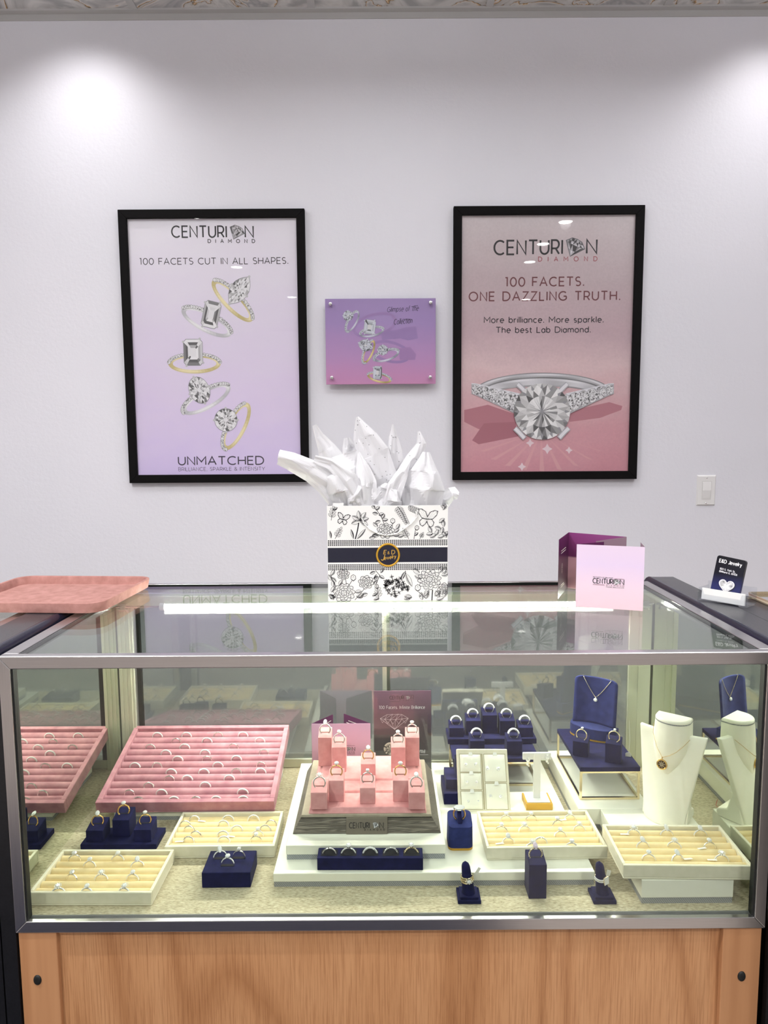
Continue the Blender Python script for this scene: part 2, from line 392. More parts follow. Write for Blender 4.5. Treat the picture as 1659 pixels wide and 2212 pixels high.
def arc(cx, cy, rx, ry, a0, a1, n=9):
    return [(cx + rx*cos(radians(a0 + (a1-a0)*k/n)), cy + ry*sin(radians(a0 + (a1-a0)*k/n))) for k in range(n+1)]
X_ = 0.70
GL = {
 'A': (.84, [[(0,0),(.42,1),(.84,0)], [(.15,.34),(.69,.34)]]),
 'B': (.66, [[(0,0),(0,1),(.34,1)] + arc(.36,.76,.24,.24,90,-90) + [(0,.52)], [(.36,.52)] + arc(.38,.26,.28,.26,90,-90) + [(0,0)]]),
 'C': (.86, [arc(.5,.5,.5,.5,48,312,14)]),
 'D': (.82, [[(0,0),(0,1),(.32,1)] + arc(.32,.5,.5,.5,90,-90,12) + [(0,0)]]),
 'E': (.60, [[(.6,1),(0,1),(0,0),(.6,0)], [(0,.51),(.54,.51)]]),
 'F': (.58, [[(.58,1),(0,1),(0,0)], [(0,.5),(.5,.5)]]),
 'G': (.92, [arc(.5,.5,.5,.5,48,320,14) + [(.9,.46)], [(.9,.47),(.56,.47)]]),
 'H': (.74, [[(0,0),(0,1)], [(.74,0),(.74,1)], [(0,.51),(.74,.51)]]),
 'I': (.0, [[(0,0),(0,1)]]),
 'J': (.46, [[(.46,1),(.46,.26)] + arc(.22,.26,.24,.26,0,-160)]),
 'L': (.54, [[(0,1),(0,0),(.54,0)]]),
 'M': (.92, [[(0,0),(0,1),(.46,.36),(.92,1),(.92,0)]]),
 'N': (.74, [[(0,0),(0,1),(.74,0),(.74,1)]]),
 'O': (1.0, [arc(.5,.5,.5,.5,0,360,20)]),
 'P': (.62, [[(0,0),(0,1),(.34,1)] + arc(.34,.7,.28,.3,90,-90) + [(0,.4)]]),
 'R': (.64, [[(0,0),(0,1),(.34,1)] + arc(.34,.7,.28,.3,90,-90) + [(0,.4)], [(.34,.4),(.64,0)]]),
 'S': (.60, [arc(.30,.75,.27,.25,40,250) + arc(.30,.255,.29,.255,80,-140)]),
 'T': (.74, [[(0,1),(.74,1)], [(.37,1),(.37,0)]]),
 'U': (.72, [[(0,1),(0,.36)] + arc(.36,.36,.36,.36,180,360) + [(.72,1)]]),
 'V': (.80, [[(0,1),(.4,0),(.8,1)]]),
 'Y': (.76, [[(0,1),(.38,.45),(.76,1)], [(.38,.45),(.38,0)]]),
 'K': (.66, [[(0,0),(0,1)], [(.64,1),(0,.36)], [(.22,.56),(.66,0)]]),
 'Z': (.68, [[(0,1),(.66,1),(0,0),(.68,0)]]),
 '&': (.74, [[(.74,0),(.2,.62)] + arc(.32,.8,.19,.2,215,-40) + [(.3,.5)] + arc(.3,.26,.28,.26,100,290) + [(.66,.42)]]),
 '0': (.70, [arc(.35,.5,.35,.5,0,360,18)]),
 '1': (.30, [[(0,1),(.22,1),(.22,0)]]),
 '2': (.58, [arc(.28,.72,.27,.28,165,-30) + [(0,0),(.58,0)]]),
 '3': (.58, [arc(.28,.74,.27,.26,150,-80), arc(.28,.25,.29,.26,80,-150)]),
 '5': (.58, [[(.54,1),(.08,1),(.04,.56)] + arc(.28,.31,.3,.31,110,-140)]),
 '6': (.60, [arc(.3,.3,.29,.3,0,360,14), [(.02,.36),(.2,.78),(.46,1)]]),
 '9': (.60, [arc(.3,.7,.29,.3,0,360,14), [(.58,.64),(.4,.22),(.14,0)]]),
 '.': (.10, [[(-.02,.05),(.12,.05)]]), ',': (.08, [[(.06,.08),(.0,-.14)]]),
 'a': (.54, [arc(.27,.33,.27,.35,0,360,14), [(.54,.7),(.54,0)]]),
 'b': (.58, [[(0,1.04),(0,0)], arc(.29,.34,.29,.35,0,360,14)]),
 'c': (.52, [arc(.30,.34,.30,.36,48,312,10)]),
 'd': (.58, [[(.58,1.04),(.58,0)], arc(.29,.34,.29,.35,0,360,14)]),
 'e': (.58, [[(.02,.36),(.58,.36)] + arc(.30,.34,.29,.36,5,310,12)]),
 'f': (.34, [arc(.32,.8,.18,.24,70,180,5) + [(.14,0)], [(0,.66),(.32,.66)]]),
 'g': (.56, [arc(.28,.34,.28,.35,0,360,14), [(.56,.7),(.56,-.08)] + arc(.3,-.06,.26,.2,0,-140,6)]),
 'h': (.52, [[(0,1.04),(0,0)], [(0,.4)] + arc(.26,.42,.26,.27,180,0,8) + [(.52,0)]]),
 'i': (.0, [[(0,.7),(0,0)], [(-.03,.95),(.03,.95)]]),
 'k': (.48, [[(0,1.04),(0,0)], [(.46,.7),(0,.24)], [(.16,.4),(.48,0)]]),
 'l': (.0, [[(0,1.04),(0,0)]]),
 'm': (.90, [[(0,.7),(0,0)], [(0,.42)] + arc(.225,.44,.225,.25,180,0,7) + [(.45,0)], [(.45,.42)] + arc(.675,.44,.225,.25,180,0,7) + [(.9,0)]]),
 'n': (.52, [[(0,.7),(0,0)], [(0,.4)] + arc(.26,.42,.26,.27,180,0,8) + [(.52,0)]]),
 'o': (.62, [arc(.31,.34,.31,.36,0,360,16)]),
 'p': (.58, [[(0,.7),(0,-.28)], arc(.29,.34,.29,.35,0,360,14)]),
 'r': (.30, [[(0,.7),(0,0)], [(0,.38)] + arc(.28,.36,.28,.32,180,85,5)]),
 's': (.44, [arc(.22,.52,.19,.17,40,250,7) + arc(.22,.18,.21,.18,80,-140,7)]),
 't': (.34, [[(.13,.92),(.13,.2)] + arc(.29,.17,.16,.17,180,290,5), [(0,.66),(.33,.66)]]),
 'u': (.52, [[(0,.7),(0,.28)] + arc(.26,.27,.26,.27,180,360,8) + [(.52,.7)], [(.52,.7),(.52,0)]]),
 'v': (.54, [[(0,.7),(.27,0),(.54,.7)]]),
 'w': (.80, [[(0,.7),(.2,0),(.4,.7),(.6,0),(.8,.7)]]),
 'y': (.54, [[(0,.7),(.28,.02)], [(.54,.7),(.2,-.26),(.04,-.26)]]),
}
def text_width(t, h, gap):
    w = 0
    for ch in t:
        w += (0.34*h if ch == ' ' else GL[ch][0]*h) + gap
    return w - gap
def text(art, t, x0, z0, x1=None, h=0.01, wt=0.12, c=(0, 0, 0), dz=0.0, slant=0.0, gap=0.26, track=False):
    """letters from x0; if x1 is given the spacing is set so that the line ends there; dz = rise over the line"""
    if x1 is not None:
        base = text_width(t, h, 0); n = max(1, len(t)-1); g = (x1 - x0 - base) / n
        sx = 1.0
        if g < 0.16*h or not track: sx = (x1-x0) / (base + gap*h*n); g = gap*h*sx
    else: g = gap*h; sx = 1.0
    x = x0; tot = (x1 - x0) if x1 is not None else text_width(t, h, g)
    for ch in t:
        if ch == ' ': x += 0.34*h*sx + g; continue
        w, strokes = GL[ch]
        for st in strokes:
            zz = z0 + dz * (x - x0) / max(tot, 1e-6)
            pts = [(x + (p[0] + slant*p[1])*h*sx, zz + p[1]*h) for p in st]
            art.stroke(pts, wt*h, c)
        x += w*h*sx + g
    return x

def diamond_icon(art, x, z, s, rot=-0.42, seed=1, dark=(0.02, 0.02, 0.025)):
    """cut stone seen from the side, tipped over, in grey facets"""
    rnd = random.Random(seed)
    top = [(-.30, .38), (-.02, .42), (.26, .38)]; gird = [(-.56, .12), (-.28, .08), (0, .06), (.28, .08), (.56, .12)]; tip = (0, -.55)
    R = lambda p: (x + s*(p[0]*cos(rot) - p[1]*sin(rot)), z + s*(p[0]*sin(rot) + p[1]*cos(rot)))
    out = [top[0], top[1], top[2], gird[4], tip, gird[0]]
    art.poly([R((p[0]*1.07, p[1]*1.07)) for p in out], lerp(dark, (.3, .3, .33), .35))
    tris = []
    for i in range(4): tris.append((gird[i], gird[i+1], tip))
    tris += [(top[0], gird[0], gird[1]), (top[0], gird[1], top[1]), (gird[1], gird[2], top[1]), (gird[2], gird[3], top[1]), (top[1], gird[3], top[2]), (top[2], gird[3], gird[4])]
    for t in tris:
        a, b, c_ = [Vector(p) for p in t]
        m = [(a+b)/2, (b+c_)/2, (a+c_)/2]
        for tri in ((a, m[0], m[2]), (b, m[1], m[0]), (c_, m[2], m[1]), (m[0], m[1], m[2])):
            g = rnd.choice([.06, .15, .3, .45, .6, .75, .85]); cc = lerp(dark, (g*1.0, g*.97, g*1.02), .9)
            cen = (tri[0]+tri[1]+tri[2])/3
            art.poly([R(cen + (p-cen)*.95) for p in tri], cc)

def draw_stone(art, x, z, rx, rz, rot, kind, rnd, lo=0.05, hi=0.95, tint=(1, 1, 1.02)):
    R = lambda px, pz: (x + px*rx*cos(rot) - pz*rz*sin(rot), z + px*rx*sin(rot) + pz*rz*cos(rot))
    if kind == 'rect': out = [(-.72,-1),(.72,-1),(1,-.78),(1,.78),(.72,1),(-.72,1),(-1,.78),(-1,-.78)]
    elif kind == 'marquise': out = [(sin(a)*abs(sin(a))**.15*1.0*(0.96), cos(a)*1.0) if True else 0 for a in [2*pi*k/20 for k in range(20)]]; out = [(p[0]*(1-abs(p[1])**3*.55), p[1]*1.1) for p in out]
    else: out = [(sin(2*pi*k/20), cos(2*pi*k/20)) for k in range(20)]
    art.poly([R(*(Vector(p)*1.04)) for p in out], (.28, .28, .3))
    n = len(out); sh = [.08, .2, .5, .7, .8, .88, .93, .97]
    col = lambda: tuple(min(1, t*(lo + (hi-lo)*g)) for g in [rnd.choice(sh)] for t in tint)
    rings = (1.0, .72, .45, 0.18) if kind != 'rect' else (1.0, .78, .56, .34)
    for a, b in zip(rings[:-1], rings[1:]):
        off = rnd.random()
        for i in range(n):
            p, q = Vector(out[i]), Vector(out[(i+1) % n]); m = (p+q)/2
            if kind == 'rect':
                art.poly([R(*(p*a)), R(*(q*a)), R(*(q*b)), R(*(p*b))], col())
            else:
                art.poly([R(*(p*a)), R(*(q*a)), R(*(m*b))], col())
                q2 = Vector(out[(i+2) % n]); m2 = (q+q2)/2
                art.poly([R(*(q*a)), R(*(m2*b)), R(*(m*b))], col())
    art.poly([R(*(Vector(p)*rings[-1])) for p in out], (.9*hi, .9*hi, .92*hi))
    for i in (range(0, n, 5) if kind != 'rect' else (0, 2, 4, 6)):       # claws
        p = Vector(out[i]) * 1.05
        art.disc(*R(*p), 0.11*(rx+rz)/2, tuple(min(1, .62*t) for t in tint), 8)

def draw_ring(art, x, z, a, b, rot, metal, rnd, stone, pave=(20, 160), thick=.13, hi=.95, tint=(1, 1, 1.02)):
    """a ring seen aslant: (a, b) half axes, rot in radians, stone = (dx, dz, rx, rz, rot, kind)"""
    N = 44; lightc, darkc = metal
    E = lambda t, k: (x + (a-k*thick*a)*cos(t)*cos(rot) - (b-k*thick*a*.8)*sin(t)*sin(rot), z + (a-k*thick*a)*cos(t)*sin(rot) + (b-k*thick*a*.8)*sin(t)*cos(rot))
    for i in range(N):
        t0, t1 = 2*pi*i/N, 2*pi*(i+1)/N
        g = .5 + .5*sin(3*t0 + 1.0) * (0.7 + .3*rnd.random())
        for k0, k1, w in ((0, .35, .55), (.35, .7, 1.0), (.7, 1.0, .75)):
            art.poly([E(t0, k0), E(t1, k0), E(t1, k1), E(t0, k1)], lerp(darkc, lightc, max(0, min(1, g*w + .25))))
    a0, a1 = pave
    n = max(8, int(abs(a1-a0)/7))
    for i in range(n):
        t = radians(a0 + (a1-a0)*i/(n-1)); p = E(t, .1); r = thick*a*.44
        art.disc(p[0], p[1], r, tuple(.32*q for q in tint), 9)
        art.disc(p[0], p[1], r*.82, tuple(min(1, .82*hi*q) for q in tint), 9)
        for _ in range(3):
            an = rnd.random()*6.28; art.poly([(p[0], p[1]), (p[0]+r*.75*cos(an), p[1]+r*.75*sin(an)), (p[0]+r*.75*cos(an+.7), p[1]+r*.75*sin(an+.7))], tuple(gq*hi*min(q, 1) for gq in [rnd.choice((.12, .98))] for q in tint))
    if stone:
        dx, dz, rx, rz, rr, kind = stone
        draw_stone(art, x+dx, z+dz, rx, rz, rr, kind, rnd, hi=hi, tint=tint)

# ------------------------------------------------------------------ room
def struct(o): o['kind'] = 'structure'; return o
RX0, RX1, RY0 = -3.4, 3.4, -4.6
struct(MB().box(RX0, RX1, WALL_Y, WALL_Y+.1, 0, CEIL+.1).build('wall_back', M['wall']))
struct(MB().box(RX0-.1, RX0, RY0, WALL_Y+.1, 0, CEIL+.1).build('wall_left', M['wall']))
struct(MB().box(RX1, RX1+.1, RY0, WALL_Y+.1, 0, CEIL+.1).build('wall_right', M['wall']))
struct(MB().box(RX0, RX1, RY0-.1, RY0, 0, CEIL+.1).build('wall_front', M['wall']))
struct(MB().box(RX0-.1, RX1+.1, RY0-.1, WALL_Y+.1, -.1, 0).build('floor', M['floor']))
struct(MB().box(RX0-.1, RX1+.1, RY0-.1, WALL_Y+.1, CEIL, CEIL+.1).build('ceiling', M['ceil']))
# marble-look tiles in the edge bay of the ceiling, their metal tees and the wall angle
mb = MB(); 
for k in range(-5, 6): mb.box(-.225+k*.61-.0, .36+k*.61, 1.96, 2.556, CEIL-.006, CEIL)
struct(mb.build('trim_1', M['marble']))
mb = MB()
for k in range(-5, 6): mb.box(.36+k*.61, .385+k*.61, 1.96, 2.556, CEIL-.010, CEIL)
mb.box(RX0, RX1, 1.935, 1.96, CEIL-.010, CEIL)
struct(mb.build('trim_2', M['trim_grey']))
mb = MB(); mb.box(RX0, RX1, WALL_Y-.026, WALL_Y, CEIL-.012, CEIL-.0); mb.box(RX0, RX1, WALL_Y-.004, WALL_Y, CEIL-.032, CEIL-.012)
struct(mb.build('trim_3', M['trim_grey']))
struct(MB().box(RX0, RX1, WALL_Y-.014, WALL_Y, 0, .1).build('baseboard_back', M['ceil'], bevel=.004))

# ceiling downlights
M['lens'] = emit('lit lamp lens', (1, 0.97, 0.93), 14)
def downlight(x, y, watts, angle, blend, lean, label):
    t = thing('downlight', label, 'ceiling light', (x, y, CEIL), 0, 'recessed ceiling downlights')
    MB().lathe([(.046, -.002), (.052, -.008), (.062, -.010), (.066, -.004), (.066, 0)], 24).build('lamp_trim', M['ceil'], t)
    MB().lathe([(.046, -.003), (.0005, -.003)], 20, False).build('lamp_lens', M['lens'], t)
    ld = bpy.data.lights.new('downlight_bulb', 'SPOT'); lo = bpy.data.objects.new('downlight_bulb', ld); link(lo)
    ld.energy = watts; ld.spot_size = radians(angle); ld.spot_blend = blend; ld.shadow_soft_size = .035; ld.color = (1.0, 0.98, 0.985)
    lo.parent = t; lo.location = (0, 0, -.02); lo.rotation_euler = (radians(lean), 0, 0)
    return t
for i, (x, y, w, a, b, l) in enumerate(WALL_SPOTS):
    downlight(x, y, w, a, b, l, ('ceiling downlight washing the wall above the lavender poster', 'ceiling downlight washing the wall above the light switch')[i])
for x, y, w in ROOM_SPOTS:
    downlight(x, y, w, 150, 0.6, 0, 'round recessed ceiling downlight over the shop floor in front of the showcase')

M['fill_lens'] = emit('lit added fill panel', (0.98, 0.98, 1.0), FILL_POWER)
for x, y, q in FILL_PANELS:
    t = thing('added_fill_light', 'added square fill light hung out of view below the shop ceiling', 'ceiling light', (x, y, CEIL-.22), 0, 'added square fill lights')
    h = q/2; MB().box(-h, h, -h, h, 0, .03).build('light_diffuser', M['fill_lens'], t)
    m = MB(); m.box(-h-.012, -h, -h-.012, h+.012, -.002, .034); m.box(h, h+.012, -h-.012, h+.012, -.002, .034); m.box(-h, h, -h-.012, -h, -.002, .034); m.box(-h, h, h, h+.012, -.002, .034)
    m.build('fill_frame', M['white_plastic'], t)
    for sx in (-1, 1):
        for sy in (-1, 1): MB().tube([(sx*h, sy*h, .03), (sx*h, sy*h, .22)], .001, 5).build('fill_wire', M['chrome'], t)
mt_ = thing('floor_mat', 'dark navy floor mat lying on the shop floor in front of the showcase', 'floor mat', (-.62, .40, .0005))
MB().box(-.95, .95, -.70, .58, 0, .008).build('mat', M['mat'], mt_, bevel=.002)

# ------------------------------------------------------------------ the showcase
CX0, CX1, YF, YB = -0.6035, 0.6155, 1.0523, 1.606
MIRL, MIRR = -0.622, 0.622
case = thing('display_case', 'long glass jewellery showcase with brushed metal frame and oak base', 'display case', (0, YF, 0))
def rel(mb): mb.M = Matrix.Translation((0, -YF, 0)) @ mb.M; return mb
def cpart(name, mb_fn, mat, parent=None, **kw):
    mb = rel(MB()); mb_fn(mb); o = mb.build(name, mat, parent or case, **kw); return o
FB, RW = 0.503, 0.0204
frame = cpart('frame_rail', lambda m: m.prism([(CX0, TOP), (CX1, TOP), (CX1-.018, TOP-RW), (CX0+.018, TOP-RW)], YF, YF+.0165, 'y'), M['steel'], bevel=.0013)
cpart('frame_rail', lambda m: m.prism([(CX0, FB), (CX0+.018, FB+.019), (CX1-.018, FB+.019), (CX1, FB)], YF, YF+.0088, 'y'), M['steel'], bevel=.0010)
cpart('frame_stile', lambda m: m.prism([(CX0, TOP), (CX0+.018, TOP-RW), (CX0+.018, FB+.019), (CX0, FB)], YF, YF+.0165, 'y'), M['steel_v'], bevel=.0010)
cpart('frame_stile', lambda m: m.prism([(CX1, TOP), (CX1, FB), (CX1-.018, FB+.019), (CX1-.018, TOP-RW)], YF, YF+.0165, 'y'), M['steel_v'], bevel=.0010)
for s in (0, 1):
    xa, xb = ((CX0, CX0+.0235), (CX1-.0235, CX1))[s]
    cpart('side_rail', lambda m: m.box(xa, xb, YF+.0165, YB, TOP-RW, TOP), M['steel_v'] if 0 else M['steel'], bevel=.001)
    xg = (CX0+.0235, CX1-.0265)[s]
    cpart('gasket', lambda m: m.box(xg, xg+.003, YF+.0165, YB-.016, TOP-.012, TOP-.0006), M['rubber'])
    cpart('side_lip', lambda m: m.box(((CX0+.0265), (CX1-.030))[s], ((CX0+.030), (CX1-.0265))[s], YF+.0165, YB-.016, TOP-.016, TOP-.0062), M['chrome'])
cpart('back_rail', lambda m: (m.box(CX0, CX1, YB-.010, YB, TOP-RW, TOP), m.box(CX0, CX1, YB-.014, YB-.010, TOP-.008, TOP-.001)), M['steel'], bevel=.001)
cpart('gasket', lambda m: m.box(CX0+.0235, CX1-.0235, YB-.016, YB-.0142, TOP-.010, TOP-.0004), M['rubber'])
cpart('door_track', lambda m: (m.box(MIRL, MIRR, YB-.036, YB-.012, TOP-.038, TOP-.022), m.box(MIRL, MIRR, YB-.040, YB-.036, TOP-.046, TOP-.022)), M['post'], bevel=.0008)
cpart('glass_top', lambda m: m.box(CX0+.0265, CX1-.0265, YF+.0165, YB-.016, TOP-.006, TOP), M['pane'])
cpart('front_glass', lambda m: m.box(CX0+.014, CX1-.014, YF+.008, YF+.013, FB+.012, TOP-RW+.004), M['pane_front'])
for xa in (CX0+.018, CX1-.0205): cpart('gasket', lambda m: m.box(xa, xa+.0025, YF+.004, YF+.016, FB+.019, TOP-RW), M['rubber'])
cpart('glass_channel', lambda m: (m.box(CX0+.002, CX1-.002, YF+.0090, YF+.0164, FB+.001, DECK-.0035), m.box(CX0+.018, CX1-.018, YF+.0140, YF+.0164, DECK-.0035, DECK+.001)), M['channel'], bevel=.0005)
cpart('side_mirror', lambda m: m.box(MIRL-.004, MIRL, YF+.020, YB-.004, DECK-.008, TOP-.022), M['mirror'], )
cpart('side_mirror', lambda m: m.box(MIRR, MIRR+.004, YF+.020, YB-.004, DECK-.008, TOP-.022), M['mirror'])
deck = cpart('deck', lambda m: m.box(MIRL, MIRR, YF+.0165, YB+.004, DECK-.016, DECK), M['deck'])
# corner posts at the rear
def post(m, x0, x1, s):
    m.box(x0, x1, YB-.034, YB-.006, DECK, TOP-.036)
    if s: m.box(x0+.014, x0+.0150, YB-.0352, YB-.034, DECK, TOP-.036); return
    for k in (.20, .50, .80): m.box(x0+(x1-x0)*k-.0012, x0+(x1-x0)*k+.0012, YB-.0365, YB-.034, DECK, TOP-.036)
cpart('corner_post', lambda m: post(m, MIRL+.002, MIRL+.036, 0), M['post'])
cpart('corner_post', lambda m: post(m, MIRR-.046, MIRR-.003, 1), M['post'])
for s in (0, 1):
    xx = (MIRL+.018, MIRR-.020)[s]
    cpart('post_cap', lambda m: m.tube([(xx-.008, YB-.036, TOP-.052), (xx+.008, YB-.036, TOP-.052)], .007, 12), M['chrome'])
# sliding glass doors
def door(x0, x1, y, dark_left):
    d = cpart('sliding_door', lambda m: m.box(x0+.004, x1-.004, y, y+.005, DECK+.014, TOP-.040), M['pane_back'])
    cpart('door_rail', lambda m: m.box(x0, x1, y-.004, y+.008, DECK+.001, DECK+.022), M['post'], d, bevel=.001)
    for k in (0, 1):
        a = (x0, x1-.010)[k]
        cpart('door_stile', lambda m: m.box(a, a+.010, y-.003, y+.007, DECK+.022, TOP-.04), M['rubber'] if (k == 0 and dark_left) else M['post'], d)
door(MIRL+.040, 0.012, YB-.022, True)
door(-0.006, MIRR-.046, YB-.036, False)
# LED strip under the rear of the glass top
M['led'] = emit('lit LED strip', (1.0, 0.97, 0.86), LED_POWER*5)
LY, LZ = YB-.040, 0.9185
led = cpart('light_strip', lambda m: (m.box(-.516, .535, LY-.0035, LY+.009, LZ+.0060, LZ+.0075), m.box(-.516, .535, LY+.0075, LY+.009, LZ-.004, LZ+.0060)), M['white_plastic'])
cpart('light_diffuser', lambda m: m.tube([(-.505, LY, LZ), (.524, LY, LZ)], .0056, 12), M['led'], led)
for xa in (-.516, .524):
    cpart('end_cap', lambda m: m.tube([(xa, LY, LZ), (xa+.011, LY, LZ)], .0088, 12), M['white_plastic'], led)
for xa, xb in ((MIRL+.004, -.516), (.535, MIRR-.004)):
    cpart('support_rod', lambda m: m.tube([(xa, LY, LZ), (xb, LY, LZ)], .0028, 8), M['chrome'], led)
for s in (0, 1):
    xx = (MIRL+.022, MIRR-.022)[s]
    cpart('bracket', lambda m: (m.tube([(xx, LY, LZ), (xx+.010, YB-.036, TOP-.060)], .003, 8), m.box(xx-.006, xx+.006, LY-.006, LY+.006, LZ-.004, LZ+.008)), M['chrome'], led)
# oak base
cpart('base_panel', lambda m: m.box(CX0+.002, CX1-.002, YF+.014, YB, 0.0, FB), M['oak'])
for s in (0, 1):
    xa, xb = ((CX0+.002, CX0+.064), (CX1-.066, CX1-.003))[s]
    st = cpart('base_stile', lambda m: m.box(xa, xb, YF+.004, YF+.0145, 0.0, FB-.001), M['oak_strip'], bevel=.0015)
    c = ony(*((81, 2117), (1602, 2109))[s], YF+.0035)
    mb = MB(); mb.lathe([(.0005, -.0015), (.0045, -.002), (.0062, -.001), (.0066, 0.0005)], 16, axis='y')
    mb.M = Matrix(); o = mb.build('screw_cap', M['rubber'], st, (c.x, c.y-YF, c.z), None); o.scale = (1.0, 1.0, 1.35)

# black filler counters on both sides, and the neighbouring case on the left
def filler(x0, x1, s, label):
    t = thing('filler_counter', label, 'counter', ((x0+x1)/2, YF, 0))
    def b(name, fn, mat, **kw):
        m = MB(Matrix.Translation((-(x0+x1)/2, -YF, 0))); fn(m); return m.build(name, mat, t, **kw)
    b('pedestal', lambda m: m.box(x0+.003, x1-.003, YF+.004, 1.624, 0, TOP-.026), M['black'])
    fx = (x1+.0005, x1+.0240) if s == 0 else (x0-.0060, x0+.0)
    b('fascia', lambda m: m.box(fx[0], fx[1], YF+.0020, YF+.014, 0, TOP-.030), M['black'])
    b('worktop', lambda m: m.box(x0+(.0 if s else .0), x1, YF+.002, 1.628, TOP-.026, TOP+.004), M['granite'], bevel=.002)
    e = x1-.001 if s == 0 else x0+.001
    b('edge_band', lambda m: m.tube([(e, YF-.002, TOP-.009), (e, 1.628, TOP-.009)], .0138, 14), M['bullnose'])
    return t
filler(MIRL-.070, MIRL-.006, 0, 'narrow black filler counter against the left end of the showcase')
filler(MIRR+.009, MIRR+.066, 1, 'narrow black filler counter with navy edge against the right end of the showcase')
ret = thing('corner_counter', 'dark speckled corner counter under the chrome tray at far right', 'counter', (1.0, 1.2, 0))
MB().box(-.310, .45, -.35, .215, 0, TOP-.026).build('pedestal', M['black'], ret)
MB().box(-.3115, .46, -.36, .225, TOP-.026, TOP+.003).build('worktop', M['granite'], ret, bevel=.002)
nb = thing('display_case', 'neighbouring glass showcase at far left beyond the black filler counter', 'display case', (-1.0, YF, 0))
MB().box(-.4, .306, .01, .55, 0, .86).build('base_panel', M['black'], nb)
MB().box(-.4, .282, .02, .536, TOP-.006, TOP).build('glass_top', M['pane'], nb)
MB().box(.282, .3065, .0, .55, TOP-.02, TOP).build('side_rail', M['steel'], nb, bevel=.001)
MB().box(-.4, .282, .538, .55, TOP-.02, TOP).build('back_rail', M['steel'], nb, bevel=.001)
MB().box(-.4, .282, .0, .02, TOP-.02, TOP).build('frame_rail', M['steel'], nb, bevel=.001)
MB().box(-.4, .3, .01, .55, .86, .866).build('deck', M['cream'], nb)

# ------------------------------------------------------------------ things on the wall
def framed_poster(label, tl, br, print_mat):
    W, Hh = br.x - tl.x, tl.z - br.z; cx, cz = (tl.x+br.x)/2, (tl.z+br.z)/2
    t = thing('framed_poster', label, 'poster', (cx, WALL_Y, cz))
    fw = .0295
    m = MB(); y0, y1 = -.022, -.001
    for a in ([(-W/2, Hh/2), (W/2, Hh/2), (W/2-fw, Hh/2-fw), (-W/2+fw, Hh/2-fw)], [(-W/2, -Hh/2), (-W/2+fw, -Hh/2+fw), (W/2-fw, -Hh/2+fw), (W/2, -Hh/2)],
              [(-W/2, Hh/2), (-W/2+fw, Hh/2-fw), (-W/2+fw, -Hh/2+fw), (-W/2, -Hh/2)], [(W/2, Hh/2), (W/2, -Hh/2), (W/2-fw, -Hh/2+fw), (W/2-fw, Hh/2-fw)]):
        m.prism(a, y0, y1, 'y')
    m.build('frame', M['blackframe'], t, bevel=.0012)
    MB().box(-W/2+fw*.8, W/2-fw*.8, -.0090, -.006, -Hh/2+fw*.8, Hh/2-fw*.8).build('print', print_mat, t)
    MB().box(-W/2+fw*.85, W/2-fw*.85, -.0185, -.0165, -Hh/2+fw*.85, Hh/2-fw*.85).build('glazing', M['glazing'], t)
    return t, (lambda px, py: ((lambda p: (p.x-cx, p.z-cz))(ony(px, py, WALL_Y-.0092))))
PY0 = -.0092
def logo(art, P, x0, y0, x1, y1, h, iconx, icony, icons, nx0, col, seed=3, dcol=None, dia=None, wt=.135):
    """CENTURI <stone> N over DIAMOND; pixel anchors mapped by P"""
    a = P(x0, y0); b = P(x1, y1); n = P(nx0, y0 + (y1-y0)*(nx0-x0)/(x1-x0))
    text(art, 'CENTURI', a[0], a[1], b[0], h, wt, col, dz=b[1]-a[1])
    i = P(iconx, icony); diamond_icon(art, i[0], i[1], icons, seed=seed)
    text(art, 'N', n[0], n[1], None, h, wt, col)
    if dia:
        d0 = P(dia[0], dia[1]); d1 = P(dia[2], dia[3])
        text(art, 'DIAMOND', d0[0], d0[1], d1[0], dia[4], .2, dcol or col, dz=d1[1]-d0[1], track=True)
SILV = ((.93, .93, .95), (.42, .42, .45)); GLD = ((.93, .84, .52), (.50, .40, .12))
K1 = (.012, .012, .016)

# left poster
M['print_l'] = gradient('lavender poster print', [(0.0, srgb(222, 206, 246)), (0.3, srgb(234, 220, 247)), (0.65, srgb(238, 230, 247)), (1.0, srgb(244, 241, 249))], -.46, .46, .35, .35)
lp, P = framed_poster('black framed lavender poster of five rings, left on the wall', ony(258.5, 457, WALL_Y), ony(669, 1040.5, WALL_Y), M['print_l'])
C = lambda x, y: P(240 + x/3.511, 430 + y/3.511)      # detail crop of the photograph
pxm = .0016414/3.511                                   # metres per crop pixel
art = Art(PY0)
logo(art, P, 371.5, 512.5, 489, 512.5, P(0, 488)[1]-P(0, 512)[1], 511, 501, .052*.93, 530, K1, 3, None, (449.5, 524.5, 550.5, 524.5, .0118)); art.build('lettering', lp); art = Art(PY0)
a, b = C(218, 497), C(1343, 497); text(art, '100 FACETS CUT IN ALL SHAPES.', a[0], a[1], b[0], .0213, .12, K1); art.build('lettering', lp); art = Art(PY0)
a, b = C(512, 2016), C(1157, 2016); text(art, 'UNMATCHED', a[0], a[1], b[0], .0292, .15, srgb(52, 44, 66))
art.build('lettering', lp); art = Art(PY0)
a, b = C(512, 2062), C(1166, 2062); text(art, 'BRILLIANCE, SPARKLE & INTENSITY', a[0], a[1], b[0], .0128, .105, srgb(52, 44, 66))
art.build('lettering', lp)
rnd = random.Random(5)
def pring(parent, C, px, rnd, cx, cy, L, w, deg, metal, pave, st, hi=.95, tint=(1, 1, 1.02), thick=.17, y0=PY0):
    art = Art(y0); p = C(cx, cy); s = (st[0]*px, -st[1]*px, st[2]*px, st[3]*px, radians(st[4]), st[5])
    draw_ring(art, p[0], p[1], L*px, w*px, radians(deg), metal, rnd, s, pave, thick, hi, tint); art.build('ring_picture', parent)
